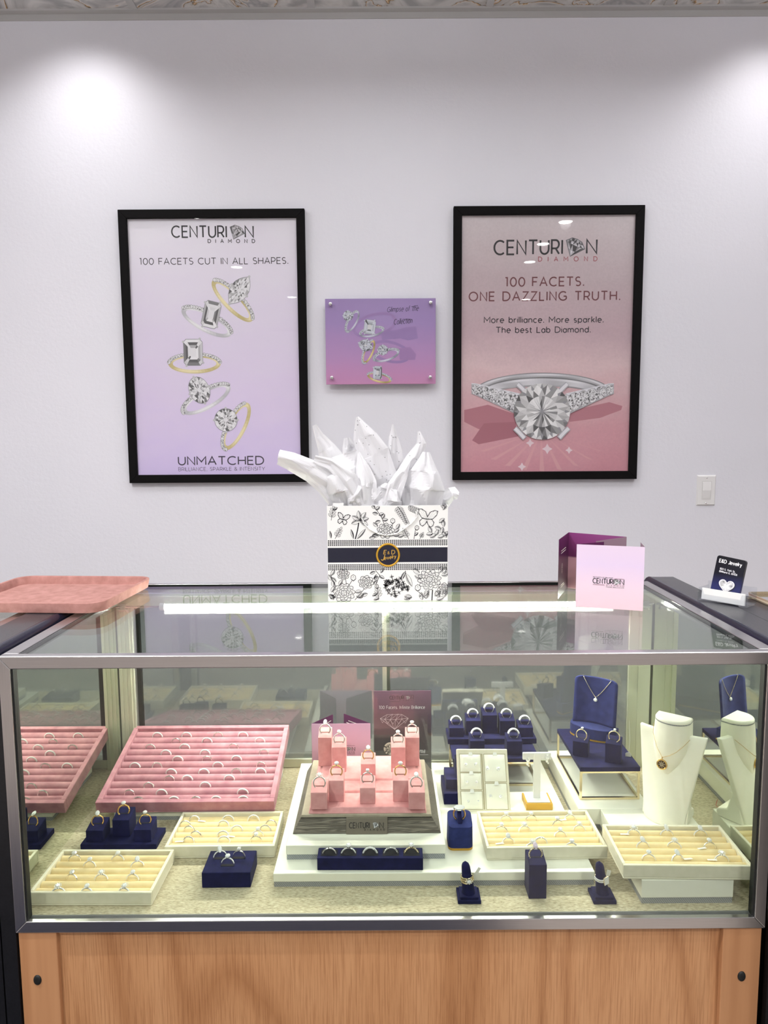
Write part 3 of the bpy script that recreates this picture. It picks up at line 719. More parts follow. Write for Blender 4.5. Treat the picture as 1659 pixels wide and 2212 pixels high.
pring(lp, C, pxm, rnd, 920, 772, 212, 72, -46, GLD, (15, 168), (55, -78, 72, 112, -38, 'marquise'))
pring(lp, C, pxm, rnd, 725, 932, 212, 78, -27, SILV, (12, 168), (36, -55, 62, 98, -14, 'rect'))
pring(lp, C, pxm, rnd, 633, 1248, 204, 76, 0, GLD, (8, 172), (-8, -86, 72, 98, 0, 'rect'))
pring(lp, C, pxm, rnd, 722, 1518, 214, 78, 28, SILV, (12, 186), (-52, -70, 78, 104, 22, 'round'))
pring(lp, C, pxm, rnd, 950, 1724, 205, 76, 62, GLD, (20, 186), (-80, -50, 88, 88, 0, 'round'))

# right poster
M['print_r'] = gradient('pink poster print', [(0.0, srgb(218, 152, 164)), (0.18, srgb(224, 170, 178)), (0.42, srgb(236, 208, 210)), (0.55, srgb(212, 186, 193)), (0.75, srgb(208, 190, 194)), (1.0, srgb(222, 212, 214))], -.46, .46, .35, .16, grain=.10)
rp, P = framed_poster('black framed pink poster with one huge diamond ring, right on the wall', ony(979, 449.5, WALL_Y), ony(1371, 1034, WALL_Y), M['print_r'])
C = lambda x, y: P(960 + x/3.511, 430 + y/3.511)
art = Art(PY0)
RED, MAR = srgb(168, 84, 92), srgb(112, 58, 62)
a, b, hh = C(378, 421), C(892, 415), .047
text(art, 'CENTURI', a[0], a[1], b[0], .0475, .135, K1, dz=b[1]-a[1])
i = C(987, 362); diamond_icon(art, i[0], i[1], .064, seed=7)
n = C(1079, 412); text(art, 'N', n[0], n[1], None, .0475, .135, K1)
a, b = C(713, 472), C(1158, 470); text(art, 'DIAMOND', a[0], a[1], b[0], .0150, .17, RED, track=True); art.build('lettering', rp); art = Art(PY0)
a, b = C(462, 662), C(1058, 656); text(art, '100 FACETS.', a[0], a[1], b[0], .0300, .15, MAR, dz=b[1]-a[1], track=True)
art.build('lettering', rp); art = Art(PY0)
a, b = C(188, 772), C(1332, 764); text(art, 'ONE DAZZLING TRUTH.', a[0], a[1], b[0], .0300, .15, MAR, dz=b[1]-a[1], track=True)
art.build('lettering', rp); art = Art(PY0)
a, b = C(302, 938), C(1206, 934); text(art, 'More brilliance. More sparkle.', a[0], a[1], b[0], .0195, .155, K1, dz=b[1]-a[1])
art.build('lettering', rp); art = Art(PY0)
a, b = C(392, 1014), C(1108, 1010); text(art, 'The best Lab Diamond.', a[0], a[1], b[0], .0195, .155, K1, dz=b[1]-a[1])
art.build('lettering', rp)
# printed colour patches behind the ring, then the ring itself
art = Art(PY0 + .00012)
q = lambda pts: [C(*p) for p in pts]
art.poly(q([(150, 1600), (330, 1560), (560, 1640), (520, 1800), (380, 1790), (250, 1740), (150, 1690)]), srgb(186, 122, 134))
art.poly(q([(940, 1610), (1250, 1540), (1350, 1570), (1340, 1600), (1180, 1660), (950, 1690)]), srgb(192, 130, 141))
art.poly(q([(300, 1700), (540, 1690), (560, 1800), (260, 1860), (210, 1830)]), srgb(174, 108, 121))

for k in range(9):
    an = radians(-150 + k*15); art.poly(q([(735, 1760), (735+520*cos(an)-14, 1760-300*sin(an)), (735+520*cos(an)+22, 1760-300*sin(an)+6)]), srgb(222, 166, 172))
for (x, y, r) in ((650, 1850, 16), (780, 1895, 20), (945, 1905, 14), (588, 2030, 16)): art.poly([C(x + (r if k % 2 else r*2.0)*cos(2*pi*k/8), y + (r if k % 2 else r*2.0)*sin(2*pi*k/8)) for k in range(8)], srgb(236, 216, 222))
art.build('print_shading', rp)
art = Art(PY0 - .0004); rnd = random.Random(11)
N = 64; cx, cy, A_, B_ = 744, 1475, 528, 158
Ep = lambda t, k, sh=0: C(cx + (A_ - k)*cos(t), cy - (B_ - k*.62)*sin(t) + sh)
for i in range(N):
    t0, t1 = pi*i/N - .06, pi*(i+1)/N - .06
    for k0, k1, g in ((0, 10, .34), (10, 34, .86), (34, 52, .60), (52, 70, .30), (70, 96, .93), (96, 150, .80), (150, 168, .52)):
        v = g * (0.86 + .14*sin(7*t0 + k0)); art.poly([Ep(t0, k0), Ep(t1, k0), Ep(t1, k1), Ep(t0, k1)], (v*.93, v*.93, v*.97))
for s in (-1, 1):                                                    # side stones on the shoulders
    pos = [(cx + s*(505 - k/5*330), 1440 + k/5*112, 40 + k/5*34) for k in range(6)]
    pos2 = [(pos[0][0]+s*34, pos[0][1]-6, 36)] + pos
    art.poly([C(x, y-r*1.05) for x, y, r in pos2] + [C(x, y+r*1.22) for x, y, r in pos2[::-1]], (.50, .50, .53))
    art.poly([C(x, y-r*1.05) for x, y, r in pos2] + [C(x, y-r*.82) for x, y, r in pos2[::-1]], (.80, .80, .84))
    for x, y, r in pos:
        p = C(x, y+6); draw_stone(art, p[0], p[1], r*.80*pxm, r*.98*pxm, 0, 'round', rnd, 0.02, .95)
        for dy in (-.9, 1.15): p = C(x - s*r*.75, y+6+r*dy*.82); art.disc(p[0], p[1], r*.2*pxm, (.86, .86, .9), 8)
for (x, y, dx) in ((592, 1446, 1), (892, 1444, -1), (572, 1782, 1), (902, 1780, -1)):
    art.stroke([C(x-dx*40, y-44), C(x-dx*8, y-14), C(x+dx*36, y+34)], 40*pxm, (.50, .50, .54)); art.stroke([C(x-dx*38, y-42), C(x-dx*8, y-14), C(x+dx*32, y+30)], 24*pxm, (.86, .86, .9))
p = C(738, 1612); art.disc(p[0], p[1], 215*pxm, (.33, .33, .35), 40)
sh = [.10, .22, .36, .5, .62, .72, .82, .90, .96]
Q = lambda r, a: C(738 + r*cos(a), 1612 - r*sin(a))
for i in range(32):                                                  # crown, star and table facets
    a0, a1 = 2*pi*i/32, 2*pi*(i+1)/32; am = (a0+a1)/2
    art.poly([Q(213, a0), Q(213, a1), Q(168, am)], (rnd.choice(sh),)*3)
for i in range(16):
    a0, a1 = 2*pi*(i-.5)/16, 2*pi*(i+.5)/16; am = 2*pi*i/16
    art.poly([Q(205, a0), Q(170, am), Q(120, a0)], (rnd.choice(sh),)*3)
    art.poly([Q(205, a1), Q(170, am), Q(120, a1)], (rnd.choice(sh),)*3)
    art.poly([Q(170, am), Q(120, a0), Q(100, am), Q(120, a1)], (rnd.choice(sh),)*3)
for i in range(32):
    a0, a1 = 2*pi*i/32, 2*pi*(i+1)/32
    art.poly([Q(118, a0), Q(118, a1), Q(20, a1)], (rnd.choice([.3, .55, .7, .8, .88, .95]),)*3)
for i in range(8): art.poly([Q(100, 2*pi*i/8), Q(60, 2*pi*(i+.35)/8), Q(10, 2*pi*i/8)], (rnd.choice([.12, .95, .9]),)*3)
art.build('ring_picture', rp)

# acrylic picture between the posters
sa, sb = ony(702, 645.5, WALL_Y-.03), ony(941, 829, WALL_Y-.03)
sx, sz = (sa.x+sb.x)/2, (sa.z+sb.z)/2; SW, SH = (sb.x-sa.x)/2, (sa.z-sb.z)/2
sg = thing('acrylic_sign', 'purple acrylic picture panel of five rings hung between the two framed posters', 'wall sign', (sx, WALL_Y, sz))
M['print_s'] = gradient('violet panel print', [(0.0, srgb(196, 138, 178)), (0.35, srgb(178, 140, 186)), (0.7, srgb(158, 134, 184)), (1.0, srgb(152, 130, 178))], -.155, .155, .25, .22)
MB().box(-SW, SW, -.030, -.024, -SH, SH).build('panel', M['print_s'], sg, bevel=.0008)
for (px, py) in ((714, 657), (930, 654), (717, 816), (929, 815)):
    p = ony(px, py, WALL_Y-.036); m = MB(); m.lathe([(.0005, -.012), (.0052, -.012), (.0064, -.0105), (.0064, -.004), (.0052, 0.0), (.0052, .036)], 16, axis='y')
    m.build('standoff_bolt', M['chrome'], sg, (p.x-sx, -.0325, p.z-sz))
C = lambda x, y: (lambda p: (p.x-sx, p.z-sz))(ony(680 + x/5.72, 620 + y/5.72, WALL_Y-.0302))
px5 = .0016414*.985/5.72
SY = -.0302; rnd = random.Random(21)
T5 = (.86, .90, 1.0); SV5 = ((.60, .60, .70), (.08, .08, .13)); GD5 = ((.72, .60, .28), (.20, .14, .03))
art = Art(SY); CURS = srgb(36, 24, 48)
for t, x, y, x1, y1, h in (('Glimpse', 892, 308, 1092, 298, .0170), ('of', 1122, 298, 1166, 294, .0170), ('the', 1204, 294, 1278, 290, .0182), ('Collection', 975, 462, 1200, 442, .0182)):
    if t == 'Collection': a = C(1195, 245); b = C(1275, 228); art.stroke([a, b], .0016, CURS); art.build('lettering', sg); art = Art(SY)
    a, b = C(x, y), C(x1, y1); text(art, t, a[0], a[1], b[0], h, .085, CURS, dz=b[1]-a[1], slant=.30)
a = C(1085, 400); b = C(1185, 398); art.stroke([a, b], .0016, CURS)
art.build('lettering', sg)
art = Art(SY + .00012)
for (x, y, L, w, dg) in ((740, 470, 270, 130, 15), (930, 800, 250, 118, -14)):       # printed cast shapes beside the rings
    p = C(x, y); art.stroke([(p[0] + px5*(L*cos(t)*cos(radians(dg)) - w*sin(t)*sin(radians(dg))), p[1] + px5*(L*cos(t)*sin(radians(dg)) + w*sin(t)*cos(radians(dg)))) for t in [2*pi*k/28 for k in range(28)]], px5*34, srgb(150, 122, 172), closed=True)
art.poly([C(*p) for p in ((820, 560), (1010, 530), (1130, 495), (1250, 485), (1275, 635), (1150, 660), (1060, 635), (830, 655))], srgb(148, 122, 172))
art.poly([C(*p) for p in ((1040, 760), (1180, 740), (1250, 830), (1240, 900), (1050, 900))], srgb(156, 122, 170))
art.build('print_shading', sg)
for (cx, cy, L, w, dg, mt, pv, st) in ((465, 425, 150, 62, 60, SV5, (20, 200), (-55, -70, 62, 62, 0, 'round')), (705, 555, 160, 62, 12, SV5, (10, 170), (-28, -60, 70, 88, -8, 'rect')),
        (665, 800, 160, 62, 66, GD5, (15, 200), (-40, -80, 92, 70, -20, 'marquise')), (885, 845, 172, 72, 17, SV5, (10, 190), (-45, -68, 66, 62, 0, 'round')), (798, 1120, 160, 62, -14, GD5, (10, 175), (-24, -62, 54, 80, -3, 'rect'))):
    pring(sg, C, px5, rnd, cx, cy, L, w, dg, mt, pv, st, .68, T5, .19, SY)

# rocker light switch
ss = thing('light_switch', 'white rocker light switch on the wall right of the pink poster', 'light switch', (1.1957, WALL_Y, 1.1026))
m = MB(); m.hexa([(-.0355, 0, -.057), (.0355, 0, -.057), (.0355, 0, .057), (-.0355, 0, .057)], [(-.031, -.006, -.0525), (.031, -.006, -.0525), (.031, -.006, .0525), (-.031, -.006, .0525)])
m.build('cover_plate', M['white_plastic'], ss, bevel=.001)
MB().prism([(-.0062, -.032), (-.0105, .0), (-.0072, .032), (-.004, .032), (-.004, -.032)], -.0155, .0155, 'x').build('rocker', M['white_plastic'], ss, bevel=.0012)
MB().box(-.0172, .0172, -.0066, -.004, -.0345, .0345).build('rocker_surround', M['ceil'], ss)
for z in (-.047, .047):
    MB().lathe([(.0003, -.0018), (.0026, -.0012), (.0032, 0)], 12, axis='y').build('screw', M['chrome'], ss, (0, -.006, z))

# ------------------------------------------------------------------ things standing on the showcase top
def rounded_tray(m, W, D, h, r, t, flare=.004, floor=.003):
    o0 = rrect(-W/2+flare, W/2-flare, -D/2+flare, D/2-flare, r-flare); o1 = rrect(-W/2, W/2, -D/2, D/2, r)
    i1 = rrect(-W/2+t, W/2-t, -D/2+t, D/2-t, r-t); i0 = rrect(-W/2+t+flare, W/2-t-flare, -D/2+t+flare, D/2-t-flare, r-t-flare*.6)
    n = len(o0); vs = []
    for ring, z in ((o0, 0), (o1, h), (i1, h), (i0, floor)): vs += [(p[0], p[1], z) for p in ring]
    fs = [list(range(n))[::-1]] + [[3*n+i for i in range(n)]]
    m.add(vs, fs, False)
    m.add(vs, [(k*n+i, k*n+(i+1) % n, (k+1)*n+(i+1) % n, (k+1)*n+i) for k in range(3) for i in range(n)], True)
vt = thing('valet_tray', 'empty rose suede tray with raised rim across the left corner of the showcase top', 'tray', (-.690, 1.440, TOP+.0185), radians(-3.5))
m = MB(); rounded_tray(m, .312, .268, .020, .034, .007); m.build('tray_body', M['rose_tray'], vt, bevel=.0012)
vt.location.z = TOP + .0185 - .013

ct = thing('chrome_tray', 'polished metal tray with gold lower edge on the corner counter at far right', 'tray', (.838, 1.47, TOP+.0042))
m = MB(); rounded_tray(m, .20, .18, .010, .016, .004, .001); m.build('tray_body', M['gold_pale'], ct)
ct.location = (.850, 1.328, TOP+.0035)
m = MB(); m.prism(rrect(-.092, .092, -.082, .082, .012), .0035, .0046); m.build('mirror_inlay', M['chrome'], ct)
MB().box(-.05, .05, -.016, .016, 0, .004).build('black_pad', M['black'], None, (.775, 1.205, TOP+.0032), bevel=.001)
tag(bpy.data.objects['black_pad'], 'small flat black pad on the corner counter in front of the chrome tray', 'pad')

# gift bag ------------------------------------------------------------
BY, BX, BW, BH, BD = 1.412, .0070, .2475, .1985, .105
bag = thing('gift_bag', 'white paper gift bag with black floral print and navy band on the showcase', 'gift bag', (BX, BY, TOP))
m = MB(); w = BW/2; t = .0012
m.box(-w, w, 0, t, 0, BH); m.box(-w, w, BD-t, BD, 0, BH); m.box(-w, -w+t, t, BD-t, 0, BH); m.box(w-t, w, t, BD-t, 0, BH); m.box(-w, w, t, BD-t, .0003, .002)
m.build('bag_body', M['white'], bag, bevel=.0004)
C = lambda x, y: (lambda p: (p.x-BX, p.z-TOP))(ony(560 + x/3.606, 880 + y/3.606, BY))
pb = 0.000958/3.606
NAVY = srgb(24, 24, 44); INK = srgb(16, 16, 28)
XL, XR = -BW/2+.0006, BW/2-.0006
zof = lambda y: C(1000, y)[1]
art = Art(-.00015, .0)
art.poly([(XL, zof(1206)), (XR, zof(1206)), (XR, zof(1092)), (XL, zof(1092))], NAVY)
for (ya, yb) in ((1031, 1078), (1219, 1268)):                       # houndstooth ribbons
    z0, z1 = zof(yb), zof(ya); n = 62; dx = (XR-XL)/n; rows = 4; dz = (z1-z0)/rows
    for r in range(rows):
        for k in range(n):
            x = XL + k*dx; z = z0 + r*dz
            art.poly([(x+dx*.12, z+dz*.12), (x+dx*.72, z+dz*.12), (x+dx*.72, z+dz*.45), (x+dx*1.0, z+dz*.8), (x+dx*.72, z+dz*.95), (x+dx*.12, z+dz*.72)], INK)
art.build('band_print', bag)
art = Art(-.00015, .0); rnd = random.Random(4)
lw = .00068
def S(pts, wd=1.0, taper=True): 
    pts = [C(*p) for p in pts]; pts = [(max(XL, min(XR, a)), max(.0005, min(BH-.0005, b))) for a, b in pts]
    art.stroke(pts, lw*wd, INK, taper=taper)
def leaf(x, y, ang, L, wd, shade=True):
    ca, sa_ = cos(radians(ang)), -sin(radians(ang))
    f = lambda u, v: (x + u*ca*L - v*sa_*wd*-1*1.0*0 + v*wd*-sa_, y + u*sa_*L + v*wd*ca)
    S([f(k/8, .5*sin(pi*k/8)**.8) for k in range(9)], 1.2); S([f(k/8, -.5*sin(pi*k/8)**.8) for k in range(9)], 1.2)
    S([f(0, 0), f(1, 0)], 1.0)
    if shade:
        for k in range(1, 7):
            u = k/7.5; S([f(u, 0), f(min(1, u+.14), .36*sin(pi*u))], .7); S([f(u, 0), f(min(1, u+.14), -.36*sin(pi*u))], .7)
        S([f(k/6, .25*sin(pi*k/6)) for k in range(7)], 2.2)
def sprig(x, y, ang, L, n, ll, lwid):
    ca, sa_ = cos(radians(ang)), -sin(radians(ang)); S([(x, y), (x+L*ca, y+L*sa_)], 1.4, False)
    for k in range(n):
        u = (k+1)/(n+.5); px_, py_ = x+L*u*ca, y+L*u*sa_
        leaf(px_, py_, ang+52, ll*(1.1-.45*u), lwid, False); leaf(px_, py_, ang-52, ll*(1.1-.45*u), lwid, False)
    leaf(x+L*ca, y+L*sa_, ang, ll*.8, lwid, False)
def rose(x, y, r, petals=9, seed=1):
    rn = random.Random(seed)
    for lay, (rr, n) in enumerate(((1.0, petals), (.74, petals-1), (.5, max(4, petals-3)), (.28, 4))):
        off = rn.random()*6.28
        for k in range(n):
            a = off + 2*pi*k/n; b = .62*2*pi/n*1.15
            pts = [(x + r*rr*(1+.13*cos(pi*u))*cos(a + b*u), y - .88*r*rr*(1+.13*cos(pi*u))*sin(a + b*u)) for u in [q/4-1 for q in range(9)]]
            S(pts, 1.5)
            for q in range(4):                                       # hatching inside the petals
                aa = a + b*(rn.random()*1.4-.7); S([(x+r*rr*1.02*cos(aa), y-.88*r*rr*1.02*sin(aa)), (x+r*(rr-.2)*cos(aa+.1), y-.88*r*(rr-.2)*sin(aa+.1))], .8)
            S([(x+r*(rr-.24)*cos(a+b*.9), y-.88*r*(rr-.24)*sin(a+b*.9)), (x+r*rr*.98*cos(a+b*.95), y-.88*r*rr*.98*sin(a+b*.95))], 2.2)
def bud(x, y, r): 
    S([(x-r*.7, y), (x-r*.6, y-r*.8), (x, y-r*1.2), (x+r*.6, y-r*.8), (x+r*.7, y), (x, y+r*.5), (x-r*.7, y)], 1.4, False)
    S([(x-r*.3, y), (x, y-r*.8), (x+r*.3, y)], 1.2); S([(x-r*.6, y+r*.2), (x, y+r*.55), (x+r*.6, y+r*.2)], 2.4)
def butterfly(x, y, s, rot):
    R = lambda a, b: (x + s*(a*cos(rot)-b*sin(rot)), y + s*(a*sin(rot)+b*cos(rot)))
    S([R(0, -.45), R(0, .5)], 3.2)
    for sg_ in (-1, 1):
        up = [(0, -.2), (.25, -.75), (.7, -1.0), (1.05, -.95), (.98, -.5), (.6, -.05), (0, .05)]
        lo = [(0, .05), (.5, .0), (.78, .3), (.7, .7), (.4, .85), (.15, .6), (0, .25)]
        for w_ in (up, lo):
            S([R(sg_*a, b) for a, b in w_], 1.8, False)
            cx_ = sum(a for a, b in w_)/len(w_); cy_ = sum(b for a, b in w_)/len(w_)
            for a, b in w_[1:-1]:
                S([R(sg_*.05, 0), R(sg_*a*.95, b*.95)], .9)
                S([R(sg_*(a*.82+cx_*.05), b*.82), R(sg_*(a*.95), b*.95)], 3.6)
    S([R(0, -.45), R(.25, -.85)], .7); S([R(0, -.45), R(-.2, -.88)], .7)
def tuft(x, y, r, n, seed):                                          # hydrangea-like ball of small florets
    rn = random.Random(seed)
    for k in range(n):
        a = rn.random()*6.28; q = r*sqrt(rn.random()); fx, fy = x+q*cos(a), y+q*sin(a)*.95
        for j in range(4): 
            b = a + j*pi/2; S([(fx, fy), (fx+10*cos(b-.35), fy+10*sin(b-.35)), (fx+15*cos(b), fy+15*sin(b)), (fx+10*cos(b+.35), fy+10*sin(b+.35)), (fx, fy)], 1.1, False)
        if rn.random() < .6: S([(fx-5, fy+4), (fx+5, fy+7)], 4)
# upper meadow
sprig(560, 880, 80, 90, 3, 40, 14); leaf(575, 800, 30, 40, 20)
butterfly(652, 872, 46, .25)
for a in (100, 55, 150, 200, 330, 15): leaf(785, 882, a, 80 if a in (100, 55) else 72, 34)
for k in range(5): S([(785, 880), (785+22*cos(k*1.2), 880-22*sin(k*1.2))], 2.4)
S([(775, 900), (765, 960), (748, 1026)], 3.5, False); leaf(735, 1026, 105, 80, 18); leaf(762, 1026, 50, 105, 22)
S([(980, 930), (955, 860), (905, 785)], 1.6, False)
for (x, y, a) in ((900, 792, 120), (905, 800, 40), (925, 830, 170), (930, 840, 20), (955, 868, 60), (960, 880, 10), (945, 885, 195)): leaf(x, y, a, 44, 24)
rose(985, 962, 62, 9, 3); bud(1040, 892, 24); S([(1040, 910), (1015, 940)], 1.6, False)
for (x, y, a) in ((925, 985, 200), (930, 1005, 170), (925, 930, 140), (1045, 1000, 10), (1050, 975, 35), (905, 1010, 190), (1080, 1010, 20), (1068, 950, 60)): leaf(x, y, a, 50, 26)
S([(1078, 772), (1120, 830), (1150, 905)], 1.6, False)
for k in range(9): 
    u = k/8; x, y = 1080+70*u, 776+120*u; leaf(x, y, -20, 46-22*u, 13, False); leaf(x, y, 235, 42-18*u, 13, False)
for k in range(5): x, y = 1160+14*k, 775+6*k; leaf(x, y, -60, 44, 12, False); leaf(x, y, 30, 30, 10, False)
butterfly(1308, 868, 72, .12)
S([(1218, 945), (1205, 1026)], 1.6, False); bud(1228, 945, 22); leaf(1208, 1000, 40, 40, 18); sprig(1165, 1024, 120, 70, 3, 34, 14)
for (x, y, a) in ((1300, 990, 10), (1330, 1015, 30), (1370, 1000, 60), (1390, 1015, 20), (1420, 985, 80), (1440, 1000, 40), (1440, 930, 100), (1400, 900, 40), (1430, 800, 60), (1445, 790, 120), (1420, 950, 160), (1345, 975, 120), (1460, 1015, 120)): leaf(x, y, a, 56, 30)
sprig(590, 1024, 60, 80, 3, 36, 14); leaf(560, 1020, 100, 60, 16)
sprig(1250, 1024, 60, 40, 2, 26, 10)
# lower garden
rose(655, 1300, 44, 7, 9); S([(672, 1335), (680, 1380)], 1.6, False); bud(733, 1336, 28); S([(722, 1350), (690, 1400)], 1.6, False)
rose(832, 1362, 54, 8, 12); S([(820, 1410), (790, 1450), (745, 1500)], 1.6, False)
rose(660, 1445, 78, 11, 14)
for (x, y, a) in ((560, 1310, 60), (565, 1350, 120), (580, 1400, 100), (560, 1440, 60), (552, 1490, 30), (580, 1500, 120), (600, 1360, 140), (620, 1390, 60), (745, 1440, 10), (755, 1470, 350), (770, 1480, 30), (590, 1480, 160), (845, 1450, 200)): leaf(x, y, a, 54, 28)
S([(600, 1400), (570, 1340), (556, 1300)], 1.6, False)
S([(905, 1270), (940, 1310), (910, 1370)], 1.6, False)
for (x, y, a) in ((905, 1280, 200), (915, 1300, 250), (930, 1320, 200), (935, 1310, 330), (920, 1345, 230), (945, 1290, 60)): leaf(x, y, a, 46, 22)
sprig(930, 1500, 95, 90, 3, 42, 16); bud(915, 1400, 20); leaf(880, 1470, 30, 50, 20); leaf(890, 1500, 20, 50, 18)
tuft(1050, 1392, 82, 44, 3); S([(1120, 1330), (1140, 1290), (1138, 1272)], 1.8, False)
leaf(1140, 1290, 296, 118, 34); leaf(1135, 1280, 245, 76, 24)
rose(1325, 1340, 82, 12, 17); S([(1350, 1420), (1345, 1505)], 3, False)
for (x, y, a) in ((1130, 1470, 350), (1128, 1495, 20), (1290, 1470, 60), (1270, 1500, 100), (1300, 1490, 80), (1210, 1310, 340), (1250, 1290, 150), (1400, 1290, 60), (1420, 1310, 20), (1365, 1470, 40), (1380, 1500, 20), (1440, 1480, 80), (1405, 1480, 120), (1440, 1300, 80)): leaf(x, y, a, 62, 36)
rose(1440, 1412, 46, 7, 22); bud(1235, 1415, 30); S([(1240, 1435), (1300, 1490)], 1.6, False); tuft(1150, 1400, 22, 5, 8)
S([(1255, 1475 + 0), (1262, 1468), (1256, 1462), (1250, 1470), (1255, 1475)], 1.4, False)
art.build('floral_print', bag)
sc_ = C(1003, 1150); R0 = 92*pb
seal = MB(Matrix.Translation((sc_[0], -.0006, sc_[1])))
seal.tube([(R0*.93*cos(2*pi*k/40), 0, R0*.93*sin(2*pi*k/40)) for k in range(40)], R0*.085, 8, closed=True)
seal.build('gold_seal', M['gold_satin'], bag)
GOLD = srgb(202, 160, 66)
art = Art(-.0007, .000004)
art.disc(sc_[0], sc_[1], R0*.88, NAVY, 30)
def wr(pts, wd=.0013): art.stroke([C(*p) for p in pts], wd, GOLD)
for (t, x, y, x1, h, sl) in (('E', 968, 1142, 992, 30, .2), ('&', 1000, 1142, 1022, 20, 0), ('D', 1030, 1142, 1056, 30, .1), ('J', 950, 1190, 968, 40, .25), ('ewelry', 974, 1186, 1064, 26, .15)):
    a, b = C(x, y), C(x1, y); text(art, t, a[0], a[1], b[0] if len(t) > 1 else None, h*pb, .16, GOLD, slant=sl, dz=(14*pb if len(t) > 1 else 0))
art.build('seal_lettering', bag)
rope = [C(*p) for p in ((800, 862), (818, 905), (862, 950), (930, 985), (1000, 996), (1070, 984), (1130, 944), (1190, 900), (1228, 852), (1222, 800))]
pts = []
for k in range(len(rope)-1):
    for q in range(6): f = q/6; pts.append((rope[k][0]*(1-f)+rope[k+1][0]*f, rope[k][1]*(1-f)+rope[k+1][1]*f))
m = MB()
for ph in (0, pi):
    m.tube([(x + .0007*cos(i*.9+ph), -.0022 + .0007*sin(i*.9+ph), z) for i, (x, z) in enumerate(pts)], .0009, 6)
m.build('rope_handle', M['white'], bag)
MB().box(-BW/2+.012, -BW/2+.034, .004, .0052, BH-.006, BH+.0055).build('side_fold', M['white'], bag)

# tissue paper --------------------------------------------------------
def sheet(label, spine, widths, ys, bow=.012, seed=1, specks=0, nu=20, nv=26, crease=.004):
    """a crumpled sheet: spine points in the bag's survey pixels, half widths in the same pixels, y depth behind the bag front"""
    rn = random.Random(seed); L = len(spine)-1
    def lerpl(lst, v): 
        k = min(L-1e-6, v*L); i = int(k); f = k-i; f = f*f*(3-2*f)
        if isinstance(lst[0], tuple): return tuple(lst[i][j]*(1-f)+lst[i+1][j]*f for j in (0, 1))
        return lst[i]*(1-f)+lst[i+1]*f
    ph = [rn.random()*6.28 for _ in range(8)]
    fold = lambda x: abs(((x/ (2*pi)) % 1)*2-1)*2-1
    def P_(u, v):
        s = u*2-1; c = lerpl(spine, v); c2 = lerpl(spine, min(1, v+.02)); c1 = lerpl(spine, max(0, v-.02))
        dx, dy = c2[0]-c1[0], c2[1]-c1[1]; l = sqrt(dx*dx+dy*dy) or 1
        w = lerpl(widths, v); y = BY + lerpl(ys, v)
        jx = 7*fold(v*8+ph[0]+s*2) * min(1, w/60)
        p = ony(560 + (c[0] - dy/l*w*s + jx)/3.606, 880 + (c[1] + dx/l*w*s + 4*fold(v*9+ph[1]))/3.606, y)
        amp = crease*min(1, w/90)
        d = bow*(s*s-.4)*min(1, w/80) + amp*(1.5*fold(s*2.3+v*3.2+ph[2]) + 1.0*fold(s*3.4-v*5.5+ph[3]) + .45*fold(v*11+s*5+ph[4]) + .3*fold(s*8.5-v*4+ph[5]))
        p.y += d; p.y = max(p.y, BY+.004) if p.z < TOP+BH+.004 else p.y
        return p
    sm_ = MB().grid(P_, nu, nv, False); sm_.m = 1
    for k in range(specks):
        u, v = .1+.8*rn.random(), .2+.75*rn.random(); p = P_(round(u*nu)/nu, round(v*nv)/nv); q = p + Vector((0, -.0006, 0)); e = .0006
        sm_.add([q+Vector((-e, 0, -e)), q+Vector((e, 0, -e)), q+Vector((e, 0, e)), q+Vector((-e, 0, e))], [(0, 1, 2, 3)])
    o = sm_.build('tissue_paper', [M['tissue'], M['dark']], solid=.00025); tag(o, label, 'tissue paper', 'white tissue sheets in the gift bag')
    return o
sheet('white tissue sheet reaching far left over the lavender poster frame', [(690, 790), (560, 600), (400, 500), (250, 420), (148, 388)], [95, 120, 88, 72, 60], [.03, .015, .005, -.01, -.02], .010, 2)
sheet('narrow white tissue tip standing upper left in the gift bag', [(700, 790), (620, 520), (530, 330), (470, 230), (428, 135)], [110, 125, 70, 40, 16], [.07, .07, .065, .06, .055], .008, 3)
sheet('broad crumpled white tissue sheet at the left front of the gift bag', [(730, 792), (690, 640), (640, 500), (600, 385)], [120, 165, 180, 170], [.016, .010, .016, .03], .014, 4, 0, 24, 26, .0055)
sheet('tallest white tissue peak with black specks in the middle of the bag', [(930, 792), (930, 560), (890, 380), (820, 230), (764, 72)], [120, 150, 135, 92, 10], [.045, .04, .045, .05, .055], .010, 5, 26, 22, 30)
sheet('slim white tissue spike right of the tallest peak', [(1070, 792), (1065, 520), (1056, 350), (1045, 230), (1040, 132)], [80, 82, 58, 32, 6], [.075, .075, .075, .075, .075], .008, 6, 8)
sheet('curled white tissue tip between the slim spike and the right wing', [(1150, 792), (1165, 560), (1210, 400), (1262, 290), (1243, 190)], [120, 110, 66, 42, 8], [.06, .06, .06, .065, .07], .010, 7, 10)
sheet('wide white tissue wing at the right of the gift bag', [(1270, 792), (1275, 640), (1290, 500), (1300, 350)], [150, 170, 118, 28], [.024, .018, .024, .04], .016, 8, 0, 24, 26, .0055)
sheet('small rounded tissue ruffle poking out at the bag right edge', [(1380, 790), (1440, 720), (1500, 670), (1550, 690)], [50, 62, 52, 30], [.05, .05, .05, .05], .012, 9)
sheet('short rounded tissue tip behind the broad left sheet', [(760, 780), (730, 500), (700, 320), (680, 235)], [120, 100, 56, 20], [.088, .088, .088, .088], .008, 10)
sheet('low crumpled tissue bunch at the front centre of the bag opening', [(985, 800), (985, 720), (1000, 640), (1010, 590)], [120, 120, 80, 26], [.012, .008, .014, .02], .012, 11, 0, 20, 18, .0055)
